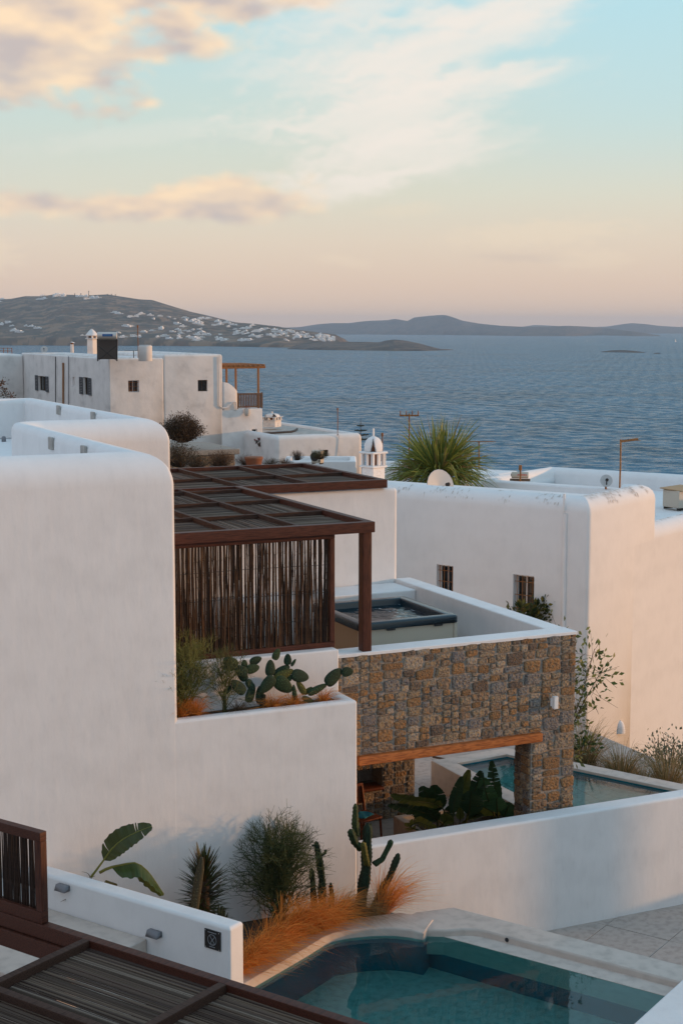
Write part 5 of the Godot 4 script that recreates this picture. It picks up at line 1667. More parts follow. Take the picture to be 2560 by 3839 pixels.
	# a made-up pier out of view, added to cast shade across the low wall
	var pier := thing("added_shade_pier", "unseen white pier added to shade the low white wall", "pier", cw(28.85, -0.2, 0.0), YAW_C)
	b = mb(pier, frame_c); block(b, 28.62, 29.08, -0.16, 0.16, -0.2, 3.4, 0.05, 0.05); part(pier, "shaft", b, M.plaster)
	# the house we look from: unseen, added to darken the lower walls
	var own := thing("white_house", "unseen white house below the viewpoint added to dim the lower walls", "house", Vector3(-2, -0.2, 4))
	b = mb(own); block(b, -14.0, 9.0, -1.6, 9.0, -0.2, 7.2, 0.1, 0.05); part(own, "wall", b, M.plaster)
	build_lower_pergola()
	build_court()

func build_lower_pergola() -> void:
	var Y := 3.4
	var t := thing("pergola", "low dark timber pergola with reed roof beside the swimming pool", "pergola", cw(9.0, Y, -8), YAW_C)
	var b := mb(t, frame_c); b.bar(Vector3(9.385, Y - 0.07, -14.5), Vector3(9.385, Y - 0.07, -3.0), 0.10, 0.14, 0.006); part(t, "side_beam", b, M.wood_x)
	b = mb(t, frame_c); b.bar(Vector3(9.36, Y - 0.235, -14.5), Vector3(9.36, Y - 0.235, -3.0), 0.10, 0.17, 0.006); part(t, "under_beam", b, M.wood_x)
	for z in [-9.355, -7.76, -6.1, -4.5]:
		b = mb(t, frame_c); b.bar(Vector3(3.0, Y - 0.052, z), Vector3(9.334, Y - 0.052, z), 0.085, 0.11, 0.006); part(t, "cross_beam", b, M.old_wood_z)
	for x in [8.185, 7.0]:
		b = mb(t, frame_c)
		for k in 3: b.bar(Vector3(x, Y - 0.055, [-9.31, -7.715, -6.055][k]), Vector3(x, Y - 0.055, [-7.805, -6.145, -4.545][k]), 0.085, 0.105, 0.006)
		part(t, "rafter", b, M.old_wood_x)
	var rng := RandomNumberGenerator.new()
	rng.seed = 12
	for x in [[8.23, 9.33], [7.045, 8.14], [5.8, 6.955]]:
		for z in [[-9.31, -7.805], [-7.715, -6.145], [-6.055, -4.545]]:
			reed_mat(t, Vector3(x[0], Y - 0.075, z[0]), Vector3(x[1], Y - 0.075, z[1]), false, rng, frame_c)
	for z in [-9.9, -4.6]:
		b = mb(t, frame_c); b.bar(Vector3(9.36, -0.2, z), Vector3(9.36, Y - 0.325, z), 0.12, 0.12, 0.006); part(t, "post", b, M.wood_y)
	# upright screen standing on the side beam
	var s := thing("bamboo_screen", "dark bamboo screen panel in a timber frame above the lower pergola", "screen", cw(9.38, Y, -11.5), YAW_C)
	for y in [[Y + 0.06, 0.115], [Y + 0.835, 0.09]]:
		b = mb(s, frame_c); b.bar(Vector3(9.385, y[0], -13.4), Vector3(9.385, y[0], -9.93), 0.085, y[1], 0.005); part(s, "rail", b, M.wood_x)
	for z in [-9.97, -11.6]:
		b = mb(s, frame_c); b.bar(Vector3(9.385, Y + 0.118, z), Vector3(9.385, Y + 0.79, z), 0.08, 0.085, 0.005); part(s, "stile", b, M.wood_y)
	var cane := MB.new()
	cane.tube([Vector3(0, 0, 0), Vector3(0.001, 0.2, 0), Vector3(0, 0.21, 0), Vector3(0, 0.45, 0.001), Vector3(0, 0.68, 0)], [0.0075, 0.008, 0.0095, 0.0075, 0.007], 6)
	var cm := [cane.mesh(M.cane_0), cane.mesh(M.cane_2)]
	var z := -10.03
	while z > -11.56:
		var o := MeshInstance3D.new()
		o.name = "cane"
		o.mesh = cm[rng.randi() % 2]
		s.add_child(o, true)
		o.transform = s.transform.affine_inverse() * frame_c * Transform3D(Basis(Vector3.RIGHT, rng.randf_range(-0.006, 0.006)), Vector3(9.385 + rng.randf_range(-0.006, 0.006), Y + 0.112, z))
		z -= rng.randf_range(0.0135, 0.0165) + (0.008 if rng.randf() < 0.06 else 0.0)

func build_court() -> void:
	# chair under the passage, with a blue towel (aligned with the villa)
	var p := Vector3(10.30, 0.5, -21.45)
	var t := thing("chair", "wooden chair with a blue towel beside the stone pier", "chair", p, 14.0)
	var b := MB.new(); b.box(Vector3(0, 0.45, 0), Vector3(0.46, 0.035, 0.46), Basis(), 0.012); part(t, "seat", b, M.chair_wood)
	b = MB.new()
	var rings := []
	for k in 7:
		var x := -0.23 + 0.46 * k / 6
		var z := -0.24 - 0.04 * (1 - pow(x / 0.23, 2))
		rings.append(PackedVector3Array([Vector3(x, 0.58, z + 0.012), Vector3(x, 0.90, z - 0.04), Vector3(x, 0.90, z - 0.065), Vector3(x, 0.58, z - 0.013)]))
	b.loft(rings, true, true); part(t, "backrest", b, M.chair_wood)
	for q in [[-0.2, 0.2], [0.2, 0.2]]:
		b = MB.new(); b.tube([Vector3(q[0] * 1.08, 0, q[1] * 1.1), Vector3(q[0], 0.435, q[1])], [0.016, 0.022], 8); part(t, "leg", b, M.chair_wood)
	for q in [-0.2, 0.2]:
		b = MB.new(); b.tube([Vector3(q * 1.05, 0, -0.26), Vector3(q, 0.44, -0.2), Vector3(q, 0.86, -0.28)], [0.017, 0.023, 0.018], 8); part(t, "leg", b, M.chair_wood)
	var tw := thing("towel", "small blue towel folded on the wooden chair", "towel", p + Vector3(0, 0.468, 0), 20.0)
	b = MB.new()
	for i in 7:
		for j in 6:
			b.vert(Vector3((i - 3) * 0.05, 0.008 + 0.010 * sin(i * 1.9 + j * 1.1) + 0.010, (j - 2.5) * 0.05))
	for i in 6:
		for j in 5: b.quad(i * 6 + j, i * 6 + j + 1, (i + 1) * 6 + j + 1, (i + 1) * 6 + j)
	part(tw, "cloth", b, M.towel)
	b = MB.new(); b.box(Vector3(0.01, 0.006, 0), Vector3(0.28, 0.012, 0.22), Basis(Vector3.UP, 0.2), 0.004); part(tw, "fold", b, M.towel)
	# planter box of the big-leaved plants
	var pb := thing("planter_box", "low brown planter box holding the big-leaved plants", "planter", Vector3(12.0, 0.5, -20.6))
	b = mb(pb); block(b, 10.75, 13.1, -21.25, -20.0, 0.498, 0.96, 0.02, 0.02, 0.12, 0.88); part(pb, "box", b, M.coping)
	b = mb(pb); b.box(Vector3(11.93, 0.86, -20.62), Vector3(2.0, 0.06, 0.95)); part(pb, "soil", b, M.soil)
	# raised plunge pool behind the passage
	var q := thing("plunge_pool", "raised plunge pool with pale rim seen through the stone passage", "swimming pool", cw(23.4, 0.5, -11.8), YAW_C)
	var rim := [Vector2(12.78, -23.72), Vector2(12.86, -18.50), Vector2(17.15, -18.50), Vector2(14.47, -23.87)]
	b = mb(q)
	rings = []
	for k in [[0.0, 0.3], [0.0, 0.965], [0.02, 0.985], [0.34, 0.985], [0.36, 0.97], [0.36, 0.2]]: rings.append(convex_ring(rim, k[0], k[1]))
	b.loft(rings, false, true); part(q, "basin", b, M.coping)
	b = mb(q)
	rings = []
	for k in [[0.363, 0.935], [0.366, 0.0]]: rings.append(convex_ring(rim, k[0], k[1]))
	b.loft(rings, false, true); part(q, "lining", b, M.pool_lining)
	b = mb(q)
	b.loft([convex_ring(rim, 0.362, 0.920)], false, true); part(q, "water", b, M.pool_water)
	# planted bank between that pool and the neighbour
	b = mb(null, frame_c)
	b.box(Vector3(26.45, -0.76, -9.0), Vector3(4.4, 1.4, 12.0), Basis(Vector3.BACK, -0.29))
	structure("garden_bank_ground", b, M.soil)

# ---------------------------------------------------------------- plants
func leaf_ball(b: MB, c: Vector3, r: float, n: int, size: float, seed_: int) -> void:
	var rng := RandomNumberGenerator.new()
	rng.seed = seed_
	var base := b.col
	for k in n:
		var d := Vector3(rng.randfn(), rng.randfn(), rng.randfn()).normalized() * r * pow(rng.randf(), 0.4)
		b.col = base * rng.randf_range(0.6, 1.4)
		leaf(b, c + d, (d + Vector3(rng.randfn(), rng.randfn(), rng.randfn()) * r).normalized(), size * rng.randf_range(0.7, 1.3), rng)
	b.col = base
func leaf(b: MB, p: Vector3, dir: Vector3, s: float, rng: RandomNumberGenerator) -> void:
	var side := dir.cross(Vector3(rng.randfn(), rng.randfn(), rng.randfn())).normalized()
	var up := side.cross(dir)
	var k := b.vert(p); b.vert(p + dir * s * 0.5 + side * s * 0.24 + up * s * 0.06); b.vert(p + dir * s); b.vert(p + dir * s * 0.5 - side * s * 0.24 + up * s * 0.06); 
	b.tri(k, k + 1, k + 2); b.tri(k, k + 2, k + 3)
func jitter(rng: RandomNumberGenerator) -> Vector3: return Vector3(rng.randfn(), rng.randfn(), rng.randfn())

func grass_tuft(called: String, label: String, p: Vector3, n: int, h: float, spread: float, lean: Vector3, c0: Color, c1: Color, seed_: int, droop := 0.6, w := 0.0016, group := "") -> void:
	var rng := RandomNumberGenerator.new()
	rng.seed = seed_
	var t := thing(called, label, "grass", p, 0, group)
	var b := MB.new()
	for k in n:
		var a := rng.randf() * TAU
		var out := Vector3(cos(a), 0, sin(a)) * sqrt(rng.randf())
		var L := h * rng.randf_range(0.35, 1.15)
		var p0 := out * spread * 0.22
		var dir := (out * spread * rng.randf_range(0.5, 1.1) + lean * rng.randf_range(0.2, 1.4) + jitter(rng) * Vector3(0.10, 0.0, 0.10))
		var p1_ := p0 + dir * 0.35 + Vector3.UP * L * rng.randf_range(0.6, 0.85)
		var p2_ := p0 + dir * (1.0 + 0.3 * droop) + Vector3.UP * L * (1.0 - droop * rng.randf_range(0.5, 1.1))
		b.col = c0.lerp(c1, rng.randf()) * rng.randf_range(0.55, 1.15)
		var side := (Vector3.UP.cross(dir) + jitter(rng) * 0.2).normalized()
		b.blade(p0, p1_, p2_, w * rng.randf_range(0.6, 1.3), side, 5)
	part(t, "blades", b, M.grass, "stuff")
	b = MB.new()
	b.col = c0 * 0.5
	for k in 14:
		var a := TAU * k / 14
		b.tube([Vector3(cos(a), 0, sin(a)) * spread * 0.1 - Vector3.UP * 0.06, Vector3(cos(a), 0.6, sin(a)) * spread * 0.12], [0.008, 0.003], 4)
	part(t, "crown_base", b, M.twig)

func twig(b: MB, p: Vector3, dir: Vector3, L: float, r: float, depth: int, rng: RandomNumberGenerator, fork: int, wander: float, up: float) -> void:
	var q := p + dir * L * 0.5 + jitter(rng) * L * 0.04
	var e := p + dir * L + jitter(rng) * L * 0.05
	b.tube([p, q, e], [r, r * 0.85, r * 0.7], 4 if depth > 1 else 3, false)
	if depth <= 0: return
	for k in fork:
		var d := (dir + jitter(rng) * wander + Vector3.UP * up).normalized()
		twig(b, e, d, L * rng.randf_range(0.62, 0.92), r * 0.72, depth - 1, rng, fork, wander, up)
func pencil_shrub(label: String, p: Vector3, h: float, stems: int, depth: int, lean: float, c0: Color, c1: Color, seed_: int, r := 0.009, flat := 1.0) -> void:
	var rng := RandomNumberGenerator.new()
	rng.seed = seed_
	var t := thing("pencil_shrub", label, "shrub", p)
	var b := MB.new()
	b.col = c0 * 0.7
	b.tube([Vector3(0, -0.1, 0), Vector3(0.01, h * 0.18, 0), Vector3(0, h * 0.36, 0.01)], [0.035, 0.028, 0.02], 7)
	part(t, "stem", b, M.twig)
	b = MB.new()
	for k in stems:
		var a := TAU * k / stems + rng.randf() * 0.5
		var y := h * rng.randf_range(0.0, 0.62)
		var d := Vector3(cos(a) * lean, 1.0 - 0.4 * rng.randf(), sin(a) * lean * flat).normalized()
		b.col = c0.lerp(c1, rng.randf())
		twig(b, Vector3(cos(a) * 0.02, y, sin(a) * 0.02), d, h * rng.randf_range(0.09, 0.24), r, depth, rng, 2 if rng.randf() < 0.6 else 3, 0.5, 0.10)
	part(t, "twigs", b, M.twig, "stuff")

func cactus_arm(parent: Node3D, path: Array, r: float, ribs: int, col: Color, seed_: int) -> void:
	var rng := RandomNumberGenerator.new()
	rng.seed = seed_
	var pts := []
	for i in path.size() - 1:
		var seg := maxi(3, int((path[i + 1] - path[i]).length() / 0.035))
		for k in seg: pts.append(path[i].lerp(path[i + 1], float(k) / seg))
	pts.append(path[-1])
	var b := MB.new()
	var n := pts.size()
	var rings := []
	var nrm := Vector3.RIGHT
	for i in n:
		var t: Vector3 = (pts[mini(i + 1, n - 1)] - pts[maxi(i - 1, 0)]).normalized()
		nrm = (nrm - t * nrm.dot(t)).normalized()
		var bn := t.cross(nrm)
		var u := float(i) / (n - 1)
		var rr := r * 0.86 * (1.0 - 0.25 * u) * (1.0 if u < 0.86 else sqrt(maxf(0.03, 1.0 - pow((u - 0.86) / 0.14, 2.0)))) * (1.0 + 0.10 * sin(i * 0.45 + seed_))
		var ring := PackedVector3Array()
		for k in ribs * 4:
			var a := TAU * k / (ribs * 4)
			var rib := pow(absf(cos(a * ribs / 2.0)), 1.6)
			var q := rr * (0.58 + 0.42 * rib) + (0.006 * (1 if i % 2 else -1) if rib > 0.8 else 0.0)
			ring.append(pts[i] + (nrm * cos(a) + bn * sin(a)) * q)
		rings.append(ring)
	b.col = col
	b.loft(rings, true, true)
	for i in b.v.size():
		b.c[i] = col * (1.35 + 0.5 * rng.randf())
	part(parent, "arm", b, M.pad)

func pad_mesh(col: Color) -> ArrayMesh:      # a prickly pear pad: base at the origin, tip at +y, 1 long, flat along z
	var b := MB.new()
	b.col = col * 1.7
	var rings := []
	var m := 9
	for i in m + 1:
		var u := float(i) / m
		var y := 0.5 - 0.5 * cos(PI * u)
		var w := 0.33 * sin(PI * pow(u, 0.8)) + 0.03 * (1 - u) + 0.002
		var d := 0.075 * sin(PI * pow(u, 0.75)) + 0.018 * (1 - u) + 0.002
		var ring := PackedVector3Array()
		for k in 14:
			var a := TAU * k / 14
			ring.append(Vector3(cos(a) * w, y, -sin(a) * d))
		rings.append(ring)
	b.loft(rings, true, true)
	return b.mesh(M.pad)

# a large leaf on a stalk: torn strip with a raised midrib; edge notches make the tears
func big_leaf(parent: Node3D, path: Array, w: float, side: Vector3, fold: float, col: Color, seed_: int, torn: float, rib := Color(0.16, 0.17, 0.04), bare := 0.22, droop := 0.0) -> void:
	var rng := RandomNumberGenerator.new()
	rng.seed = seed_
	var cv := Curve3D.new()
	for i in path.size():
		var tan_: Vector3 = (path[mini(i + 1, path.size() - 1)] - path[maxi(i - 1, 0)]) * 0.25
		cv.add_point(path[i], -tan_, tan_)
	var L := cv.get_baked_length()
	var o := Node3D.new()
	o.name = "leaf"
	parent.add_child(o, true)
	var b := MB.new()
	b.col = rib
	var pts := []; var rad := []
	for k in 12:
		pts.append(cv.sample_baked(L * k / 11.0, true)); rad.append(lerpf(0.014, 0.003, k / 11.0) * maxf(w / 0.13, 0.6))
	b.tube(pts, rad, 6); part(o, "midrib", b, M.leaf)
	b = MB.new()
	var n := 26
	for sd in [-1.0, 1.0]:
		var mid := []; var half := []; var edge := []
		for i in n + 1:
			var f: float = float(i) / n
			var u := bare + (1.0 - bare) * f
			var pa := cv.sample_baked(L * u, true)
			var t := (cv.sample_baked(minf(L, L * u + 0.02), true) - cv.sample_baked(maxf(0.0, L * u - 0.02), true)).normalized()
			var s: Vector3 = (side - t * side.dot(t)).normalized() * sd
			var up: Vector3 = (s * sd).cross(t)
			var ww := w * pow(sin(PI * clampf(pow(f, 0.75) * 0.97 + 0.02, 0, 1)), 0.55)
			var sw := t * w * 0.3 * (1.0 - f)
			mid.append(pa)
			half.append(pa + s * ww * 0.55 + up * ww * fold * 0.6 + sw * 0.4)
			edge.append(pa + s * ww * (0.98 + 0.05 * sin(i * 2.3)) + up * (ww * fold * 0.9 + 0.05 * w * sin(i * 1.7)) + sw - Vector3.UP * droop * ww)
		for i in n:
			var gap := rng.randf_range(0.35, 0.8) if rng.randf() < torn else 0.0
			b.col = col * rng.randf_range(0.86, 1.14)
			var k0 := b.vert(mid[i]); var k1 := b.vert(mid[i + 1])
			var k2 := b.vert(half[i].lerp(half[i + 1], gap * 0.5)); var k3 := b.vert(half[i + 1])
			var k4 := b.vert(edge[i].lerp(edge[i + 1], gap)); var k5 := b.vert(edge[i + 1])
			if sd > 0:
				b.quad(k0, k2, k3, k1); b.quad(k2, k4, k5, k3)
			else:
				b.quad(k0, k1, k3, k2); b.quad(k2, k3, k5, k4)
	part(o, "blade", b, M.leaf_glossy)

func leafy_shrub(called: String, label: String, category: String, p: Vector3, branches: Array, n_leaf: int, size: float, c0: Color, c1: Color, seed_: int, wood := Color(0.10, 0.07, 0.045)) -> void:
	var rng := RandomNumberGenerator.new()
	rng.seed = seed_
	var t := thing(called, label, category, p)
	var b := MB.new()
	b.col = wood
	var lf := MB.new()
	for br in branches:
		var a := Vector3.ZERO
		var e: Vector3 = br
		var mid := e * 0.5 + Vector3(0, e.length() * 0.14, 0) + jitter(rng) * e.length() * 0.05
		b.tube([a, mid, e], [0.014, 0.009, 0.004], 5)
		for k in n_leaf:
			var u := 0.25 + 0.75 * sqrt(rng.randf())
			var c := a * (1 - u) * (1 - u) + mid * 2 * u * (1 - u) + e * u * u
			var tw := jitter(rng) * e.length() * 0.12 * (1.2 - 0.5 * u)
			if k % 4 == 0: b.tube([c, c + tw], [0.003], 3, false)
			lf.col = c0.lerp(c1, pow(rng.randf(), 1.5)) * rng.randf_range(0.7, 1.2)
			leaf(lf, c + tw * rng.randf_range(0.4, 1.0), (tw.normalized() + e.normalized() * 0.5 + jitter(rng) * 0.3).normalized(), size * rng.randf_range(0.6, 1.2), rng)
	part(t, "branches", b, M.twig)
	part(t, "leaves", lf, M.leaf, "stuff")

func dry_bush(label: String, p: Vector3, w: float, h: float, n: int, leaves: int, c0: Color, c1: Color, seed_: int, called := "dry_bush") -> void:
	var rng := RandomNumberGenerator.new()
	rng.seed = seed_
	var t := thing(called, label, "bush", p)
	var b := MB.new()
	b.col = Color(0.07, 0.045, 0.03)
	var lf := MB.new()
	for k in n:
		var a := rng.randf() * TAU
		var rr := sqrt(rng.randf())
		var tip := Vector3(cos(a) * rr * w / 2, h * sqrt(maxf(0.02, 1.0 - rr * rr * 0.85)) * rng.randf_range(0.75, 1.05), sin(a) * rr * w / 2)
		var mid := tip * 0.5 + jitter(rng) * 0.06 * h + Vector3(0, -0.05 * h, 0)
		b.tube([Vector3(cos(a), 0, sin(a)) * w * 0.04, mid, tip], [0.012 * h, 0.007 * h, 0.003 * h], 3, false)
		for s in leaves:
			var u := rng.randf_range(0.45, 1.05)
			var c := mid * 2 * u * (1 - u) + tip * u * u + jitter(rng) * 0.055 * h
			lf.col = c0.lerp(c1, rng.randf()) * rng.randf_range(0.7, 1.2)
			leaf(lf, c, (tip - mid + jitter(rng) * 0.3 * h).normalized(), 0.05 * h * rng.randf_range(0.6, 1.4), rng)
	part(t, "branches", b, M.twig, "stuff")
	part(t, "foliage", lf, M.leaf, "stuff")

func build_plants() -> void:
	var rng := RandomNumberGenerator.new()
	rng.seed = 99
	var t: Node3D
	var b: MB
	var straw0 := Color(0.74, 0.24, 0.04); var straw1 := Color(0.92, 0.42, 0.10)
	# --- in the bed by the pool
	pencil_shrub("bushy green pencil-twig shrub against the white wall by the pool", Vector3(7.28, 0.98, -17.72), 1.30, 120, 4, 0.42, Color(0.028, 0.046, 0.018), Color(0.085, 0.105, 0.04), 5, 0.0095, 0.7)
	t = thing("column_cactus", "slim dark column cactus with three arms by the pool", "cactus", Vector3(7.93, 0.98, -17.78))
	t.scale.y = 0.735
	var cg := Color(0.020, 0.045, 0.020)
	cactus_arm(t, [Vector3(0, -0.05, 0), Vector3(0.0, 0.7, 0), Vector3(-0.05, 1.15, 0.01), Vector3(-0.09, 1.48, 0.0)], 0.072, 5, cg, 1)
	cactus_arm(t, [Vector3(-0.10, -0.05, 0.02), Vector3(-0.13, 0.4, 0.02), Vector3(-0.17, 1.0, 0.03)], 0.058, 5, cg, 2)
	cactus_arm(t, [Vector3(0.11, -0.05, 0.03), Vector3(0.13, 0.35, 0.03), Vector3(0.11, 0.66, 0.03)], 0.05, 5, cg, 3)
	cactus_arm(t, [Vector3(-0.02, 1.20, 0.02), Vector3(0.03, 1.24, 0.03), Vector3(0.04, 1.31, 0.03)], 0.03, 5, cg, 4)
	cactus_arm(t, [Vector3(-0.10, 1.40, 0.0), Vector3(-0.14, 1.405, 0.0), Vector3(-0.15, 1.41, 0.0)], 0.022, 5, cg, 5)
	t = thing("column_cactus", "tall branching column cactus at the corner of the white walls", "cactus", Vector3(8.52, 0.97, -17.72))
	t.scale.y = 0.735
	var cy := Color(0.030, 0.062, 0.022)
	cactus_arm(t, [Vector3(-0.08, -0.06, 0), Vector3(-0.02, 0.35, 0), Vector3(0.03, 0.85, 0.02), Vector3(0.04, 1.25, 0.02), Vector3(0.05, 1.72, 0.02)], 0.105, 5, cg, 6)
	cactus_arm(t, [Vector3(0.10, -0.06, 0.03), Vector3(0.22, 0.32, 0.05), Vector3(0.36, 0.66, 0.08), Vector3(0.46, 1.0, 0.10), Vector3(0.475, 1.10, 0.10)], 0.075, 5, cg, 7)
	cactus_arm(t, [Vector3(0.13, 0.93, 0.05), Vector3(0.24, 1.02, 0.08), Vector3(0.35, 1.30, 0.1), Vector3(0.36, 1.38, 0.1)], 0.07, 4, cy, 8)
	cactus_arm(t, [Vector3(0.03, 0.95, 0.06), Vector3(-0.02, 1.15, 0.09), Vector3(-0.06, 1.42, 0.09)], 0.065, 4, Color(0.16, 0.15, 0.03), 9)
	cactus_arm(t, [Vector3(-0.05, 1.25, 0.04), Vector3(-0.16, 1.42, 0.05), Vector3(-0.23, 1.68, 0.05)], 0.075, 4, cy, 10)
	cactus_arm(t, [Vector3(-0.10, 1.50, 0.0), Vector3(-0.13, 1.75, 0.0), Vector3(-0.125, 2.12, 0.0)], 0.065, 4, Color(0.06, 0.085, 0.025), 11)
	t = thing("prickly_stub", "small green cactus stub just behind the low white wall", "cactus", Vector3(9.05, 1.0, -18.62))
	cactus_arm(t, [Vector3(0, -0.5, 0), Vector3(0, 0.6, 0), Vector3(0.01, 0.88, 0)], 0.05, 5, cy, 12)
	# feather grass, drooping over the coping
	var toward := cw(0, 0, 1) - cw(0, 0, 0)
	var k := 0
	for q in [[6.15, -16.66, 0.46], [6.34, -16.76, 0.50], [6.52, -16.86, 0.52], [6.72, -17.0, 0.54], [6.92, -17.12, 0.56], [7.10, -17.22, 0.60], [7.28, -17.32, 0.64], [7.46, -17.40, 0.60], [7.66, -17.46, 0.50], [7.86, -17.50, 0.44]]:
		grass_tuft("feather_grass", "orange feather grass clump drooping over the pool coping", Vector3(q[0], 1.02, q[1]) + toward * 0.13 + Vector3(sin(k * 2.1), 0, cos(k * 1.7)) * 0.04, 380, q[2] * [1.1, 1.45, 0.9, 1.3, 1.05, 1.5][k % 6], 0.34, toward * (0.22 + 0.08 * sin(k * 1.3)) + Vector3(0.12 + 0.08 * sin(k * 2.7), 0, 0), straw0, straw1, 200 + k, 0.55 + 0.25 * sin(k * 1.9), 0.0032, "orange feather grass along the pool coping")
		k += 1
	grass_tuft("feather_grass", "pale straw feather grass arching between the two column cacti", Vector3(8.12, 1.0, -17.58), 700, 0.66, 0.34, Vector3(0.42, 0, 0.28), Color(0.22, 0.13, 0.05), Color(0.36, 0.22, 0.09), 210, 0.9, 0.002)
	grass_tuft("feather_grass", "bright orange feather grass tuft blowing right beside the branching cactus", Vector3(8.72, 1.0, -17.52), 520, 0.78, 0.36, Vector3(0.36, 0, 0.10), straw0, straw1, 211, 0.5, 0.0032)
	grass_tuft("feather_grass", "greenish grass tuft close behind the end of the white garden wall", Vector3(6.10, 1.0, -16.95), 260, 0.5, 0.3, Vector3.ZERO, Color(0.06, 0.055, 0.02), Color(0.20, 0.10, 0.03), 212, 0.5)
	# spiky yucca and a dead trunk beside it
	t = thing("yucca", "round spiky dark yucca behind the white garden wall", "yucca", on_z(765, 3340, -17.4) * Vector3(1, 0, 1) + Vector3(0, 0.98, 0))
	b = MB.new(); b.col = Color(0.05, 0.035, 0.02); b.tube([Vector3(0, -0.05, 0), Vector3(0, 0.95, 0)], [0.09, 0.07], 8); part(t, "trunk", b, M.twig)
	b = MB.new()
	for i in 620:
		var y := rng.randf_range(0.2, 1.08)
		var a := rng.randf() * TAU
		var el := lerpf(-0.5, 1.25, pow((y - 0.2) / 0.88, 1.6)) + rng.randf_range(-0.25, 0.25)
		var d := Vector3(cos(a) * cos(el), sin(el), sin(a) * cos(el))
		b.col = Color(0.022, 0.032, 0.012).lerp(Color(0.085, 0.10, 0.03), rng.randf() * rng.randf())
		if rng.randf() < 0.15: b.col = Color(0.10, 0.06, 0.03)
		var L := rng.randf_range(0.30, 0.42)
		var o := Vector3(0, y, 0)
		b.blade(o + d * 0.05, o + d * L * 0.6 + Vector3.UP * 0.01, o + d * L, 0.014, d.cross(Vector3(0.1, 1, 0.1)).normalized(), 3)
	part(t, "leaves", b, M.leaf, "stuff")
	t = thing("dead_cactus_trunk", "pale leaning dry cactus trunk in front of the spiky yucca", "cactus", on_z(722, 3400, -17.1) * Vector3(1, 0, 1) + Vector3(0, 0.98, 0))
	b = MB.new()
	b.col = Color(0.13, 0.12, 0.065)
	b.tube([Vector3(0, -0.05, 0), Vector3(0.02, 0.4, 0), Vector3(0.03, 0.7, -0.01), Vector3(0.07, 0.98, -0.01), Vector3(0.12, 1.22, -0.02), Vector3(0.14, 1.36, -0.02)], [0.06, 0.055, 0.055, 0.06, 0.05, 0.02], 9)
	part(t, "trunk", b, M.pad)
	t = thing("succulent", "small upright green succulent at the foot of the yucca", "succulent", on_z(820, 3420, -17.1) * Vector3(1, 0, 1) + Vector3(0, 0.98, 0))
	b = MB.new()
	for i in 40:
		var a := rng.randf() * TAU
		var d := Vector3(cos(a) * 0.35, 1, sin(a) * 0.35).normalized()
		b.col = Color(0.05, 0.08, 0.035).lerp(Color(0.10, 0.12, 0.05), rng.randf())
		var o := Vector3(cos(a), 0, sin(a)) * 0.06 * rng.randf() + Vector3.UP * rng.randf_range(0.1, 0.5)
		b.tube([o, o + d * 0.12, o + d * 0.2], [0.012, 0.016, 0.004], 5)
	b.tube([Vector3(0, -0.03, 0), Vector3(0, 0.5, 0)], [0.025], 6)
	part(t, "leaves", b, M.pad)
	# banana behind the wall
	t = thing("banana_plant", "banana plant with two large leaves behind the white garden wall", "banana plant", on_z(350, 3270, -17.45) * Vector3(1, 0, 1) + Vector3(0, 0.98, 0))
	b = MB.new(); b.col = Color(0.10, 0.09, 0.02); b.tube([Vector3(0, -0.05, 0), Vector3(0.0, 0.5, 0), Vector3(0.0, 1.05, 0.02)], [0.10, 0.09, 0.06], 10); part(t, "stem", b, M.leaf)
	b = MB.new(); b.col = Color(0.14, 0.10, 0.02); b.tube([Vector3(0.06, 0.95, 0.06), Vector3(0.18, 1.08, 0.08), Vector3(0.26, 1.05, 0.08)], [0.06, 0.09, 0.05], 8); part(t, "sheath", b, M.leaf)
	for q in [[[[160, 600], [235, 500], [300, 410], [400, 290], [560, 190], [735, 120]], 0.15, Vector3(0.42, -0.55, 0.55), 0.10, Color(0.050, 0.060, 0.016), 3, 0.05, 0.26, 0.0], [[[240, 560], [330, 515], [450, 488], [580, 470], [690, 545], [770, 650], [848, 765]], 0.18, Vector3(0.1, 0.15, 1.0), -0.55, Color(0.048, 0.075, 0.016), 4, 0.05, 0.16, 0.35]]:
		var path := []
		for i in q[0].size(): path.append(on_z(280 + q[0][i][0] * 0.3954, 3050 + q[0][i][1] * 0.3954, -17.42 + 0.06 * i) - t.position)
		big_leaf(t, path, q[1], q[2], q[3], q[4], q[5], q[6], Color(0.20, 0.19, 0.04), q[7], q[8])
	for q in [[-0.12, 0.30, -0.15], [-0.30, 0.12, -0.26], [-0.05, 0.22, 0.02], [-0.4, -0.04, -0.42]]:
		big_leaf(t, [Vector3(0, 0.98, 0), Vector3(q[0] * 0.5, 1.04 + q[1] * 0.7, 0.02), Vector3(q[2], 1.0 + q[1], 0.03)], 0.018, Vector3(0, 0.2, 1), 0.2, Color(0.06, 0.055, 0.02), 30, 0.0, Color(0.14, 0.10, 0.03), 0.1)
	# --- planter ledge on the terrace
	pencil_shrub("tall olive pencil-twig shrub at the left end of the planter ledge", Vector3(6.20, 3.80, -18.40), 1.0, 80, 4, 0.5, Color(0.09, 0.10, 0.03), Color(0.20, 0.20, 0.06), 7, 0.0065, 0.5)
	pencil_shrub("thin open twiggy shrub beside the prickly pear on the planter ledge", Vector3(6.78, 3.80, -18.40), 0.82, 36, 4, 0.5, Color(0.07, 0.08, 0.03), Color(0.16, 0.16, 0.06), 9, 0.006, 0.5)
	k = 0
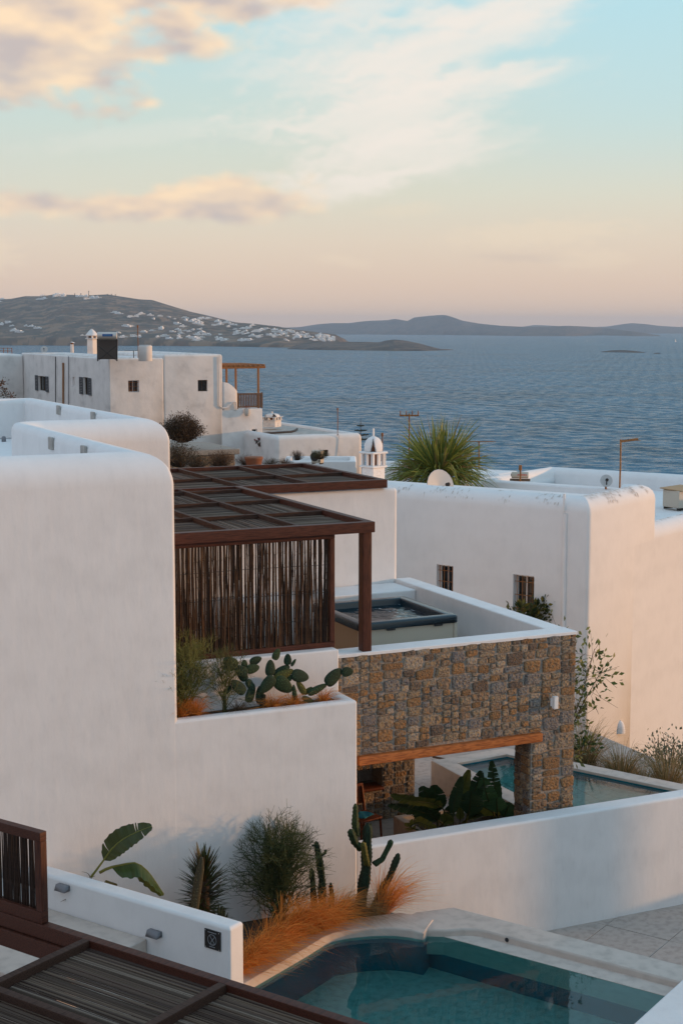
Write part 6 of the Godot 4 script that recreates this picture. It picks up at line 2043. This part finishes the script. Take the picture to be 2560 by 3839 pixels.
	for q in [[6.18, 0.44, 0.2, 420, 0], [6.36, 0.40, 0.22, 360, 0], [6.95, 0.24, 0.2, 200, 1], [7.45, 0.28, 0.26, 380, 0], [7.75, 0.26, 0.24, 320, 0], [8.2, 0.30, 0.2, 240, 0]]:
		grass_tuft("feather_grass", "orange feather grass tuft on the planter ledge" if q[4] == 0 else "grey dry grass tuft on the planter ledge", Vector3(q[0], 3.80, -18.36), q[3], q[1], q[2], Vector3(0.02, 0, 0.05), straw0 * 0.85 if q[4] == 0 else Color(0.12, 0.09, 0.06), straw1 * 0.85 if q[4] == 0 else Color(0.20, 0.15, 0.10), 300 + k, 0.5, 0.0024, "feather grass on the planter ledge" if q[4] == 0 else "")
		k += 1
	t = thing("prickly_pear", "prickly pear with many dark green pads on the planter ledge", "cactus", Vector3(7.3, 3.69, -18.4))
	var pm := [pad_mesh(Color(0.022, 0.055, 0.026)), pad_mesh(Color(0.038, 0.075, 0.028)), pad_mesh(Color(0.11, 0.115, 0.022))]
	# each pad: foot and tip in pixels of the enlarged crop, distance from the wall, width, kind
	for q in [[515, 448, 405, 395, 0.0, 1, 1.0], [480, 470, 398, 455, 0.03, 1, 0.9], [595, 510, 492, 455, 0.03, 0, 0.95], [570, 460, 570, 398, -0.02, 1, 1.25], [612, 425, 704, 385, -0.03, 0, 1.0], [585, 480, 688, 455, 0.02, 1, 1.0], [590, 555, 520, 500, 0.0, 0, 1.0], [800, 400, 838, 312, -0.02, 1, 1.0], [770, 525, 770, 398, 0.02, 0, 0.95], [800, 530, 690, 655, 0.06, 0, 0.95], [805, 545, 950, 478, 0.03, 2, 0.62], [800, 530, 920, 445, -0.04, 0, 0.75], [905, 440, 905, 352, -0.03, 0, 1.0], [932, 450, 968, 392, -0.04, 1, 0.55], [935, 510, 1068, 540, 0.04, 0, 0.95], [925, 565, 885, 455, 0.02, 1, 0.55], [810, 545, 935, 645, 0.04, 1, 0.95], [575, 655, 470, 560, 0.03, 0, 0.85], [590, 555, 645, 640, 0.02, 0, 0.8], [600, 730, 640, 580, 0.0, 0, 0.8], [1040, 665, 975, 560, 0.03, 2, 0.6], [965, 730, 950, 590, 0.05, 1, 0.4], [1030, 665, 1095, 610, 0.0, 2, 0.7], [1015, 690, 1105, 722, 0.06, 1, 0.6], [1060, 665, 1210, 588, 0.03, 1, 0.5], [1200, 590, 1320, 470, 0.03, 0, 0.95], [1322, 495, 1412, 490, 0.04, 0, 1.15], [420, 660, 470, 600, 0.0, 0, 0.8], [690, 740, 690, 600, -0.02, 0, 0.7]]:
		var a := on_z(640 + q[0] * 0.4847, 2280 + q[1] * 0.4847, -18.40 + q[4]); var e := on_z(640 + q[2] * 0.4847, 2280 + q[3] * 0.4847, -18.40 + q[4])
		var yv := e - a
		var L := yv.length()
		var y := yv / L
		var zax := Vector3(rng.randf_range(-0.35, 0.35), rng.randf_range(-0.1, 0.35), 1.0)
		zax = (zax - y * zax.dot(y)).normalized()
		var o := MeshInstance3D.new()
		o.name = "pad"
		o.mesh = pm[q[5]]
		t.add_child(o, true)
		o.transform = t.transform.affine_inverse() * Transform3D(Basis(y.cross(zax) * L * q[6], y * L, zax * L), a)
	b = MB.new(); b.col = Color(0.06, 0.06, 0.03); b.tube([Vector3(0, -0.08, 0), Vector3(0.02, 0.1, 0), Vector3(0.05, 0.3, 0)], [0.05, 0.045, 0.03], 8); b.tube([Vector3(0.35, -0.08, 0), Vector3(0.42, 0.05, 0), Vector3(0.5, 0.12, 0)], [0.04, 0.035, 0.02], 8); part(t, "stem", b, M.pad)
	# --- lower left: prickly pear seen through the open bay of the low pergola
	var pp := on_y(90, 3700, 1.2)
	t = thing("prickly_pear", "two green prickly pear pads showing through the open pergola bay", "cactus", Vector3(pp.x, 0.0, pp.z))
	for q in [[60, 3680, 92, 3605, 1], [8, 3690, 14, 3592, 0], [50, 3740, 40, 3660, 0]]:
		var n := -Vector3(cam_f.x, 0, cam_f.z).normalized()
		var a := on_plane(q[0], q[1], pp, n); var e := on_plane(q[2], q[3], pp, n)
		var L := (e - a).length(); var y := (e - a) / L
		var zax := (n - y * n.dot(y)).normalized()
		var o := MeshInstance3D.new()
		o.name = "pad"
		o.mesh = pm[q[4]]
		t.add_child(o, true)
		o.transform = t.transform.affine_inverse() * Transform3D(Basis(y.cross(zax) * L * 0.95, y * L, zax * L), a)
	b = mb(t); b.col = Color(0.03, 0.05, 0.02); b.tube([Vector3(pp.x, -0.2, pp.z), pp - Vector3.UP * 0.3, pp], [0.08, 0.07, 0.04], 8); part(t, "stem", b, M.pad)
	# --- big-leaved plants in the passage
	t = thing("strelitzia", "clump of big dark paddle leaves in the planter box of the passage", "plant", Vector3(12.0, 0.88, -20.6))
	var leaves := [[830, 640, 740, 560, 560, 530, 345, 470, 0.15, 0, 0.12], [760, 640, 700, 540, 660, 470, 610, 400, 0.16, 1, 0.04], [760, 640, 750, 540, 740, 470, 725, 385, 0.17, 1, 0.03], [760, 680, 650, 640, 520, 600, 320, 560, 0.13, 1, 0.3], [840, 760, 760, 700, 650, 640, 560, 570, 0.20, 1, 0.05], [900, 740, 900, 600, 930, 460, 975, 310, 0.10, 1, 0.02], [880, 740, 930, 560, 990, 400, 1040, 250, 0.11, 0, 0.04], [1010, 740, 1030, 620, 1090, 440, 1150, 260, 0.14, 1, 0.2], [1270, 690, 1240, 590, 1190, 460, 1165, 320, 0.17, 2, 0.02], [1300, 690, 1290, 540, 1260, 360, 1240, 170, 0.11, 1, 0.35], [1300, 690, 1290, 600, 1285, 540, 1290, 490, 0.16, 2, 0.02], [1330, 690, 1360, 640, 1390, 580, 1420, 550, 0.15, 1, 0.1], [1350, 690, 1270, 640, 1180, 590, 1110, 565, 0.16, 3, 0.05], [1000, 740, 1040, 620, 1050, 540, 1060, 440, 0.22, 1, 0.06], [980, 720, 1060, 680, 1110, 650, 1140, 630, 0.16, 1, 0.05], [520, 760, 580, 720, 660, 745, 750, 775, 0.13, 3, 0.5], [950, 740, 960, 690, 960, 640, 955, 590, 0.07, 0, 0.0], [830, 740, 850, 690, 860, 640, 870, 570, 0.10, 1, 0.3], [780, 760, 820, 720, 840, 690, 815, 640, 0.12, 0, 0.05]]
	k = 0
	for q in leaves:
		var z := -20.45 - 0.22 * ((k * 7) % 5) * 0.25 - (0.12 if q[0] > 1150 else 0.0)
		var path := [Vector3(clampf(on_z(1320 + q[0] * 0.42092, 2780 + q[1] * 0.42092, z).x, 10.95, 12.9), 0.9, z)]
		for i in range(0, 8, 2): path.append(on_z(1320 + q[i] * 0.42092, 2780 + q[i + 1] * 0.42092, z + 0.03 * i))
		for i in path.size(): path[i] = t.transform.affine_inverse() * path[i]
		var col: Color = [Color(0.13, 0.15, 0.04), Color(0.035, 0.072, 0.034), Color(0.065, 0.14, 0.058), Color(0.24, 0.21, 0.04)][q[9]]
		var d: Vector3 = path[-1] - path[1]
		big_leaf(t, path, q[8], Vector3(d.y, -d.x, 0.5 * d.length()).normalized() if absf(d.y) > absf(d.x) else Vector3(0, 0.75, 0.6), 0.15, col, 40 + k, q[10], Color(0.06, 0.07, 0.02), 0.28)
		k += 1
	# --- by the neighbour's wall
	k = 0
	for q in [[510, 1850, 1.15, 24.95, "tall green and straw grass tuft between stone wall and sunlit house", Vector3(0.1, 0, 0)], [905, 1930, 0.80, 25.0, "arching purple-tipped grass tuft on the pool bank below the hood lamp", Vector3.ZERO], [1390, 2030, 0.92, 24.9, "wide green grass tuft on the pool bank beside the grey shrub", Vector3.ZERO], [700, 1880, 0.35, 24.9, "low trailing straw grass on the pool bank", Vector3(0.1, 0, 0)], [1130, 1960, 0.45, 25.1, "low dry grass between the two large bank tufts", Vector3.ZERO]]:
		var p := cw(0, 0, 0)
		var r := ray(pr(q[0], q[1]).x, pr(q[0], q[1]).y)
		var n := cw(1, 0, 0)
		p = on_plane(pr(q[0], q[1]).x, pr(q[0], q[1]).y, n * q[3], n)
		p.y = 0.50 - 0.28 * (q[3] - 24.9)
		grass_tuft("ornamental_grass", q[4], p, 620, q[2] * 1.2, 0.66, q[5], Color(0.12, 0.13, 0.045), Color(0.44, 0.31, 0.17), 400 + k, 0.42, 0.0050)
		k += 1
	var sp := on_plane(pr(1450, 1700).x, pr(1450, 1700).y, cw(27.0, 0, -10), cw(1, 0, 0))
	dry_bush("grey-green olive-leaved shrub against the sunlit end wall", Vector3(sp.x, -0.25, sp.z), 1.5, 1.35, 90, 24, Color(0.08, 0.10, 0.065), Color(0.22, 0.25, 0.17), 51, "olive_shrub")
	# shading shrubs just outside the picture, whose shadow falls on that wall
	dry_bush("tall rounded shrub shading the sunlit end wall", cw(29.9, -0.6, -9.6), 1.9, 2.3, 120, 16, Color(0.035, 0.05, 0.03), Color(0.09, 0.11, 0.07), 52, "olive_shrub")
	# climbers round the stone corner
	var vp := Vector3(13.1, 2.6, -19.6)
	leafy_shrub("climbing_shrub", "leafy green climber reaching out beside the stone corner", "shrub", Vector3(13.0, 1.5, -20.2), [Vector3(0.15, 2.55, 0.2), Vector3(0.7, 2.25, 0.3), Vector3(0.95, 1.9, 0.2), Vector3(0.5, 1.3, 0.3), Vector3(0.75, 0.72, 0.3), Vector3(0.22, 0.9, 0.3), Vector3(0.25, 1.8, 0.3), Vector3(0.2, 0.2, 0.3), Vector3(0.15, -0.3, 0.3), Vector3(0.35, 2.0, 0.2)], 110, 0.11, Color(0.05, 0.095, 0.03), Color(0.28, 0.26, 0.07), 61)
	var wp := cw(28.25, 2.62, -15.05)
	leafy_shrub("climbing_shrub", "leafy green shrub with yellowing leaves below the barred window", "shrub", wp - Vector3(0, 0.6, 0), [Vector3(-0.35, 0.75, 0.1), Vector3(-0.1, 0.95, 0.1), Vector3(0.2, 0.85, 0.15), Vector3(0.45, 1.0, 0.2), Vector3(0.7, 0.85, 0.25), Vector3(0.85, 0.55, 0.3), Vector3(0.5, 0.5, 0.2), Vector3(0.2, 0.4, 0.2), Vector3(-0.1, 0.5, 0.2)], 150, 0.14, Color(0.025, 0.05, 0.018), Color(0.20, 0.16, 0.03), 62)
	# --- palm behind the neighbour's roof
	var c := at_depth(py(545, 490).x, py(545, 505).y, 42.0)
	t = thing("palm", "green fan palm crown with long upright blades behind the white roof", "palm", c - Vector3.UP * 5.0)
	b = mb(t); b.col = Color(0.09, 0.06, 0.035); b.tube([c - Vector3.UP * 5.0, c], [0.22, 0.2], 10); part(t, "trunk", b, M.twig)
	for f in 60:
		var a := TAU * f / 60 + rng.randf() * 0.4
		var up := 1.0 - 1.1 * pow(float((f * 23) % 60) / 60.0, 1.0)
		var dir := Vector3(cos(a) * (0.95 - 0.55 * up), 0.22 + 0.9 * up, sin(a) * (0.95 - 0.55 * up)).normalized()
		b = mb(t)
		var hub := c + dir * rng.randf_range(0.3, 0.75)
		b.col = Color(0.10, 0.11, 0.03)
		b.tube([c, hub], [0.025, 0.015], 5)
		var sidev := dir.cross(Vector3(cos(a + 1.2), 0.1, sin(a + 1.2))).normalized()
		for s in 16:
			var sp2 := (s - 7.5) / 7.5
			var d := (dir + sidev * sp2 * 0.75).normalized()
			var L := rng.randf_range(1.1, 1.6) * (1.1 - 0.25 * absf(sp2))
			b.col = Color(0.09, 0.14, 0.03).lerp(Color(0.36, 0.32, 0.06), pow(rng.randf(), 2.0))
			if rng.randf() < (0.4 if up < 0.1 else 0.06): b.col = Color(0.24, 0.15, 0.06)
			var drop := lerpf(1.1, 0.08, clampf(up, 0, 1)) * rng.randf_range(0.4, 1.5)
			b.blade(hub, hub + d * L * 0.6, hub + d * L - Vector3.UP * drop, 0.02, d.cross(dir + jitter(rng) * 0.4).normalized(), 4)
		part(t, "frond", b, M.leaf)
	# --- scrub on the slope behind the villa
	var gz := -3.0
	var bp := at_depth(pd(360, 520).x, pd(360, 520).y, 62.0)
	dry_bush("large rounded brown dry bush in front of the old white house", bp, 250 * 0.34439 / 5620 * 62 * 2.0, 118 * 0.34439 / 5620 * 62 * 2.65, 420, 22, Color(0.045, 0.032, 0.02), Color(0.13, 0.075, 0.04), 71)
	k = 0
	for q in [[330, 790, 500, 290, 56.0, "tangled olive-brown scrub below the large dry bush"], [520, 800, 330, 160, 54.0, "low dark scrub in front of the stone shed"], [760, 800, 360, 210, 57.0, "reddish-brown scrub against the stone shed wall"], [1060, 770, 340, 130, 66.0, "pale pinkish twigs below the arched window"], [1320, 770, 260, 90, 66.0, "low green and brown shrub beside the garden railing"], [1480, 770, 200, 90, 66.0, "small bare shrub in front of the low white house"], [1760, 560, 190, 120, 68.0, "bare twiggy shrub before the low house wall"], [2010, 550, 230, 110, 68.0, "leafy green shrub beside the dark window of the low house"]]:
		var p := at_depth(pd(q[0], q[1]).x, pd(q[0], q[1]).y, q[4]) if k < 6 else at_depth(pc(q[0] * 0.9 - 1025, q[1] + 30).x, pc(q[0] * 0.9 - 1025, q[1] + 30).y, q[4])
		var u: float = 0.34439 / 5620.0 * q[4]
		var cols: Array = [[Color(0.05, 0.045, 0.025), Color(0.12, 0.085, 0.045)], [Color(0.03, 0.03, 0.018), Color(0.08, 0.06, 0.03)], [Color(0.07, 0.035, 0.02), Color(0.17, 0.085, 0.04)], [Color(0.12, 0.08, 0.065), Color(0.22, 0.15, 0.12)], [Color(0.04, 0.06, 0.02), Color(0.14, 0.10, 0.06)], [Color(0.10, 0.07, 0.05), Color(0.2, 0.13, 0.09)], [Color(0.10, 0.07, 0.055), Color(0.18, 0.12, 0.09)], [Color(0.03, 0.06, 0.02), Color(0.12, 0.12, 0.05)]][k]
		dry_bush(q[5], p, q[2] * u, q[3] * u, 200, 10 if k != 3 and k != 6 else 4, cols[0], cols[1], 80 + k)
		k += 1
	# bougainvillea on the garden railing
	var gp := oz(pc(300, 420), -82.6)
	leafy_shrub("bougainvillea", "bougainvillea with dark red flowers over the garden railing", "shrub", gp - Vector3(0, 0.3, 0), [Vector3(-0.9, 0.4, 0.2), Vector3(-0.5, 0.7, 0.2), Vector3(0.2, 0.6, 0.3), Vector3(0.8, 0.2, 0.3), Vector3(1.2, -0.5, 0.4), Vector3(0.9, -0.9, 0.3), Vector3(1.6, -0.9, 0.4)], 60, 0.2, Color(0.03, 0.05, 0.018), Color(0.26, 0.03, 0.04), 63)
	# leafy twigs at the far left edge
	leafy_shrub("climbing_shrub", "reddish leafy twigs beside the shaded wing of the old house", "shrub", at_depth(-10, 1490, 60.0), [Vector3(0.3, 0.7, 0), Vector3(0.15, 0.6, 0.2), Vector3(0.6, 0.1, 0), Vector3(0.4, 0.3, 0), Vector3(0.7, -0.1, 0.1)], 50, 0.10, Color(0.04, 0.05, 0.02), Color(0.22, 0.07, 0.03), 64)
	# stone shed on the slope
	var q0 := at_depth(pd(905, 575).x, pd(905, 575).y, 63.0)
	var sh := thing("stone_shed", "old stone shed with a flat slab roof below the white house", "shed", q0 - Vector3(2.6, 4.0, 1.0))
	b = mb(sh); b.box(q0 + Vector3(-2.6, -0.12, -1.6), Vector3(5.4, 0.24, 4.4), Basis(), 0.03); part(sh, "roof_slab", b, M.mortar)
	b = mb(sh); b.box(q0 + Vector3(-2.6, -2.2, -1.6), Vector3(5.1, 4.0, 4.0)); part(sh, "core", b, M.mortar)
	lay_stones(sh, q0 + Vector3(-5.15, -2.6, 0.42), Vector3.RIGHT, Vector3.BACK, 5.1, 2.3, 21, never, 2.3)
	finish_stones(sh)
	var cpot := at_depth(pd(1138, 770).x, pd(1138, 770).y, 65.0)
	t = thing("flower_pot", "terracotta pot among the pink twigs on the slope", "flower pot", cpot)
	b = MB.new(); b.lathe(Vector3.ZERO, [[0.28, -0.3], [0.36, 0.25], [0.40, 0.28], [0.40, 0.38], [0.33, 0.38]], 14); part(t, "pot", b, M.clay)

func _ready() -> void:
	build_environment()
	build_materials()
	build_far()
	build_villa()
	build_terrace()
	build_left_house()
	build_low_house()
	build_right_house()
	build_plants()
